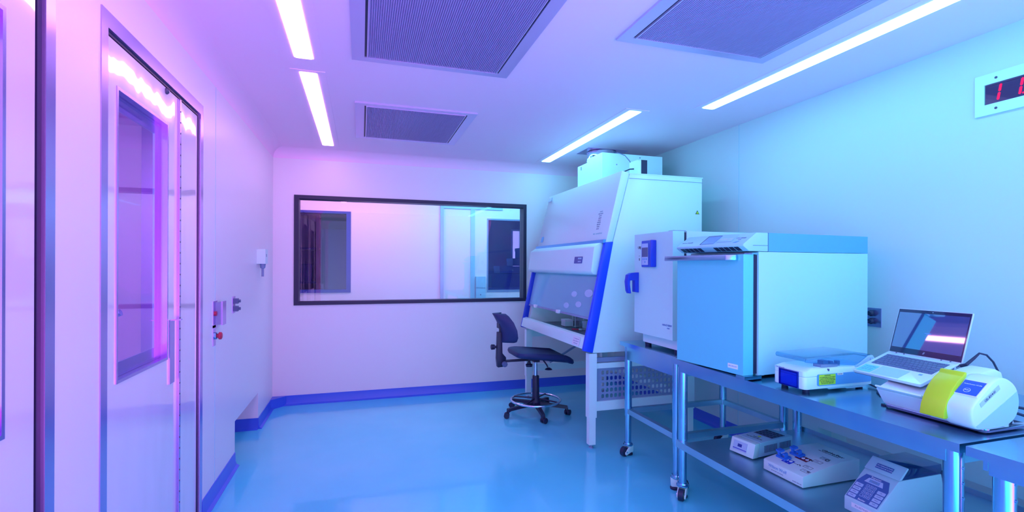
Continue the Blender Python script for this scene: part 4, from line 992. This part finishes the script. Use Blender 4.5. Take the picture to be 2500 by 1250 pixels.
def gather():
    t = thing('control_unit', (2.076, 1.86, ZS), 'white wedge control box with two blue tube clamps on the lower shelf', 'instrument')
    B = dict(local=True); w = .245
    for x in (.03, .35):
        for y in (.03, w-.03): build('foot', MB().cyl((x, y, 0), (x, y, .006), .01, n=12), 'rubber', t, **B)
    build('body', MB().prism([(0, .006), (0, .058), (.006, .062), (.252, .106), (.375, .106), (.375, .006)], 'y', 0, w), 'white', t, bevel=.002, **B)
    d = Vector((.246, 0, .044)).normalized(); n = Vector((-d.z, 0, d.x))
    def G(a, k): return frame(Vector((.006, a, .062)) + d*k + n*.0008, (0, -1, 0), n)    # a: from near end (0) to far end
    text('lettering', 'GatheRex', .030, 'ink', t, frame((.305, .095, .1068), (0, -1, 0), (0, 0, 1)), shear=.3)
    text('lettering', 'CELL HARVEST AND PERFUSION', .008, 'ink', t, frame((.283, .10, .1068), (0, -1, 0), (0, 0, 1)))
    text('lettering', 'Wilson Wolf', .022, 'housing', t, frame((-.0006, .155, .040), (0, -1, 0), (-1, 0, 0)))
    text('lettering', 'gas permeable rapid expansion', .006, 'grey', t, frame((-.0006, .155, .022), (0, -1, 0), (-1, 0, 0)))
    text('lettering', 'MODEL GRX-100', .007, 'grey', t, frame((-.0006, .035, .018), (0, -1, 0), (-1, 0, 0)))
    # printed panels
    for a, k, mname, cnt in ((.150, .062, 'blue', 2), (.128, .140, 'maroon', 3)):
        g = G(a, k); hw = .026 if cnt == 2 else .036
        pn = build('printed_panel', MB().box(-hw, hw, -.021, .021, 0, .0006, g), mname, t, bevel=0, **B)
        for i in range(cnt):
            m = MB(); m.lathe((0, 0, 0), [(.0085, .0006), (.0085, .0025), (.007, .003)], 20); m.bm.transform(g @ Matrix.Translation((-hw+.014+i*.023, .007 if cnt == 2 else .0, 0)))
            build('push_button', m, 'label_white', pn, **B)
        for i in range(cnt):
            text('symbol', 'x', .012, 'label_white', pn, g @ Matrix.Translation((-hw+.014+i*.022, -.013 if cnt == 2 else .014, .0008)))
    def outline(g, x0, x1, y0, y1, b=.0012):
        m = MB(); m.box(x0, x1, y0, y0+b, 0, .0005, g); m.box(x0, x1, y1-b, y1, 0, .0005, g); m.box(x0, x0+b, y0, y1, 0, .0005, g); m.box(x1-b, x1, y0, y1, 0, .0005, g); return m
    for a, k in ((.062, .215), (.062, .165), (.05, .085), (.03, .045)):
        g = G(a, k); o_ = build('printed_box', outline(g, -.024, .022, -.011, .011), 'ink', t, **B)
        text('lettering', 'START' if k > .2 else 'STOP', .007, 'grey', o_, g @ Matrix.Translation((-.006, 0, .0006)))
    for a, k, rr_ in ((.047, .210, .009), (.018, .048, .005)):
        g = G(a, k); m = MB(); n2 = 22
        pts = [g @ Vector((rr_*math.cos(2*math.pi*i/n2), rr_*math.sin(2*math.pi*i/n2), .0008)) for i in range(n2)]
        build('ring_mark', m.tube(pts, .0012, 6, closed=True), 'ink', t, **B)
    m = MB()
    for a, k in ((.10, .150), (.10, .070)):
        g = G(a, k)
        m.box(-.022, -.002, -.001, .0005, 0, .0006, g)
        for i in range(3): m.box(.000+i*.007, .005+i*.007, -.003+(i % 2)*.005, .002+(i % 2)*.005, 0, .0006, g)
    build('flow_marks', m, 'ink', t, **B)
    for a, k in ((.190, .075), (.172, .150)):
        g = G(a, k)
        c = MB(); c.box(-.032, .032, -.020, .020, 0, .010, g); c.box(-.026, -.012, -.012, .012, .010, .034, g); c.box(.006, .020, -.012, .012, .010, .030, g); c.box(-.030, -.002, -.016, .014, .030, .040, g)
        cl = build('tube_clamp', c, 'blue_clip', t, bevel=.002, **B)
        build('clamp_lever', MB().box(-.012, .010, -.008, .010, .024, .030, g), 'key_light', cl, bevel=.001, **B)
        build('clamp_slot', MB().box(.008, .018, -.0125, .0125, .012, .020, g), 'dark_grey', cl, **B)
gather()
def pump():
    t = thing('repeater_pump', (2.076, 1.497, ZS), 'pale blue-white keypad pump with smoked hood, nearest on the lower shelf', 'pump', rz=R(0))
    B = dict(local=True); w = .150
    build('base', MB().box(.03, .36, .01, w-.01, 0, .012), 'dark_grey', t, **B)
    build('body', MB().prism([(0, .010), (0, .068), (.115, .170), (.125, .178), (.385, .178), (.40, .10), (.40, .010)], 'y', 0, w), 'white_shaded', t, bevel=.004, **B)
    h = build('hood', MB().prism([(.127, .1785), (.175, .222), (.385, .222), (.390, .1785)], 'y', 0, w), 'smoked', t, bevel=.003, **B)
    build('hood_front', MB().prism([(.122, .179), (.168, .221), (.176, .228), (.182, .222), (.140, .179)], 'y', -.001, w+.001), 'white_shaded', h, bevel=.002, **B)
    build('hood_lever', MB().prism([(.385, .165), (.40, .19), (.44, .165), (.455, .145), (.44, .135), (.42, .145)], 'y', .0, .012), 'dark_grey', h, bevel=.004, **B)
    d2 = Vector((.046, 0, .042)).normalized(); n2 = Vector((-d2.z, 0, d2.x)); G2 = frame(Vector((.1445, .075, .2010)) + n2*.0012, (0, -1, 0), n2)
    hl = build('hood_label', MB().box(-.036, .036, -.012, .012, 0, .0008, G2), 'panel_blue', h, **B)
    text('lettering', 'TO OPERATE PUMP', .0078, 'label_white', hl, G2 @ Matrix.Translation((0, .0045, .001)))
    text('lettering', 'HOOD MUST BE CLOSED', .0066, 'label_white', hl, G2 @ Matrix.Translation((0, -.0055, .001)))
    d = Vector((.115, 0, .102)).normalized(); n = Vector((-d.z, 0, d.x)); G = frame(Vector((0, .075, .068)) + n*.001, (0, -1, 0), n)
    P = MB().prism([(-.068, .006), (.068, .006), (.068, .095), (.050, .140), (-.050, .140), (-.068, .095)], 'z', 0, .001, G)
    k = build('keypad_panel', P, 'panel_blue', t, **B)
    dsp = build('display', MB().prism([(-.040, .103), (.040, .103), (.030, .127), (-.030, .127)], 'z', .001, .002, G), 'key_light', k, **B)
    build('lcd', MB().box(-.022, .022, .107, .121, .002, .0024, G), 'lcd', dsp, **B)
    text('lettering', '000.0', .010, 'grey', dsp, G @ Matrix.Translation((0, .114, .0026)))
    for sx in (-1, 1):
        for i in range(4):
            yy = .018 + i*.020
            kk = build('key', MB().prism(rr(sx*.048, yy, .0165, .0078, .002, 3), 'z', .001, .002, G), 'key_light', k, **B)
            text('lettering', [['MODE', 'START', 'VOLUME', 'SPEED'], ['STOP', 'DELAY', 'COUNT', 'CAL']][sx > 0][i], .005, 'panel_blue', kk, G @ Matrix.Translation((sx*.048, yy, .0022)))
    for r_ in range(4):
        for c_ in range(3):
            xx, yy = -.0155 + c_*.0155, .088 - r_*.0175
            kk = build('key', MB().prism(rr(xx, yy, .0062, .0068, .0015, 3), 'z', .001, .0018, G), 'key_light', k, **B)
            build('key_centre', MB().box(xx-.0048, xx+.0048, yy-.0054, yy+.0054, .0018, .0020, G), 'panel_blue', kk, **B)
            text('lettering', '123456789.0C'[r_*3+c_], .009, 'label_white', kk, G @ Matrix.Translation((xx, yy, .0022)))
    text('lettering', 'Repeater', .012, 'label_white', k, G @ Matrix.Translation((-.002, .1335, .0015)))
    text('lettering', 'Baxter', .012, 'label_white', k, G @ Matrix.Translation((-.002, .0135, .0015)))
    G5 = frame((-.0006, .07, .045), (0, -1, 0), (-1, 0, 0))
    s = build('asset_label', MB().box(-.045, .045, -.010, .010, 0, .0006, G5), 'label_white', t, **B)
    text('lettering', 'PU-0574-01', .012, 'grey', s, G5 @ Matrix.Translation((0, 0, .0008)))
pump()

# ------------------------------------------------------------------ unseen lamps added to brighten the neighbouring rooms
def added_light(x, y, lx, ly, col, p, label, nm='ceiling_light'):  # added lamp, out of view, to light a side room
    t = thing(nm, (x, y, ZC), label, 'light')
    build('frame', MB().box(x-lx/2-.02, x+lx/2+.02, y-ly/2-.02, y+ly/2+.02, ZC-.02, ZC), 'ceiling', t)
    build('diffuser', MB().box(x-lx/2, x+lx/2, y-ly/2, y+ly/2, ZC-.024, ZC-.02), col, t)
added_light(-.2, 6.0, 1.8, .28, 'lamp_purple', 1, 'unseen ceiling light strip added to brighten the left half of the corridor beyond the window')
added_light(1.8, 6.0, 1.6, .28, 'lamp_blue', 1, 'unseen ceiling light strip added to brighten the right half of the corridor beyond the window')
added_light(-1.7, 2.6, .12, 1.6, 'anteroom_fill', 1, 'unseen ceiling light strip added to brighten the anteroom beyond the glazed door')
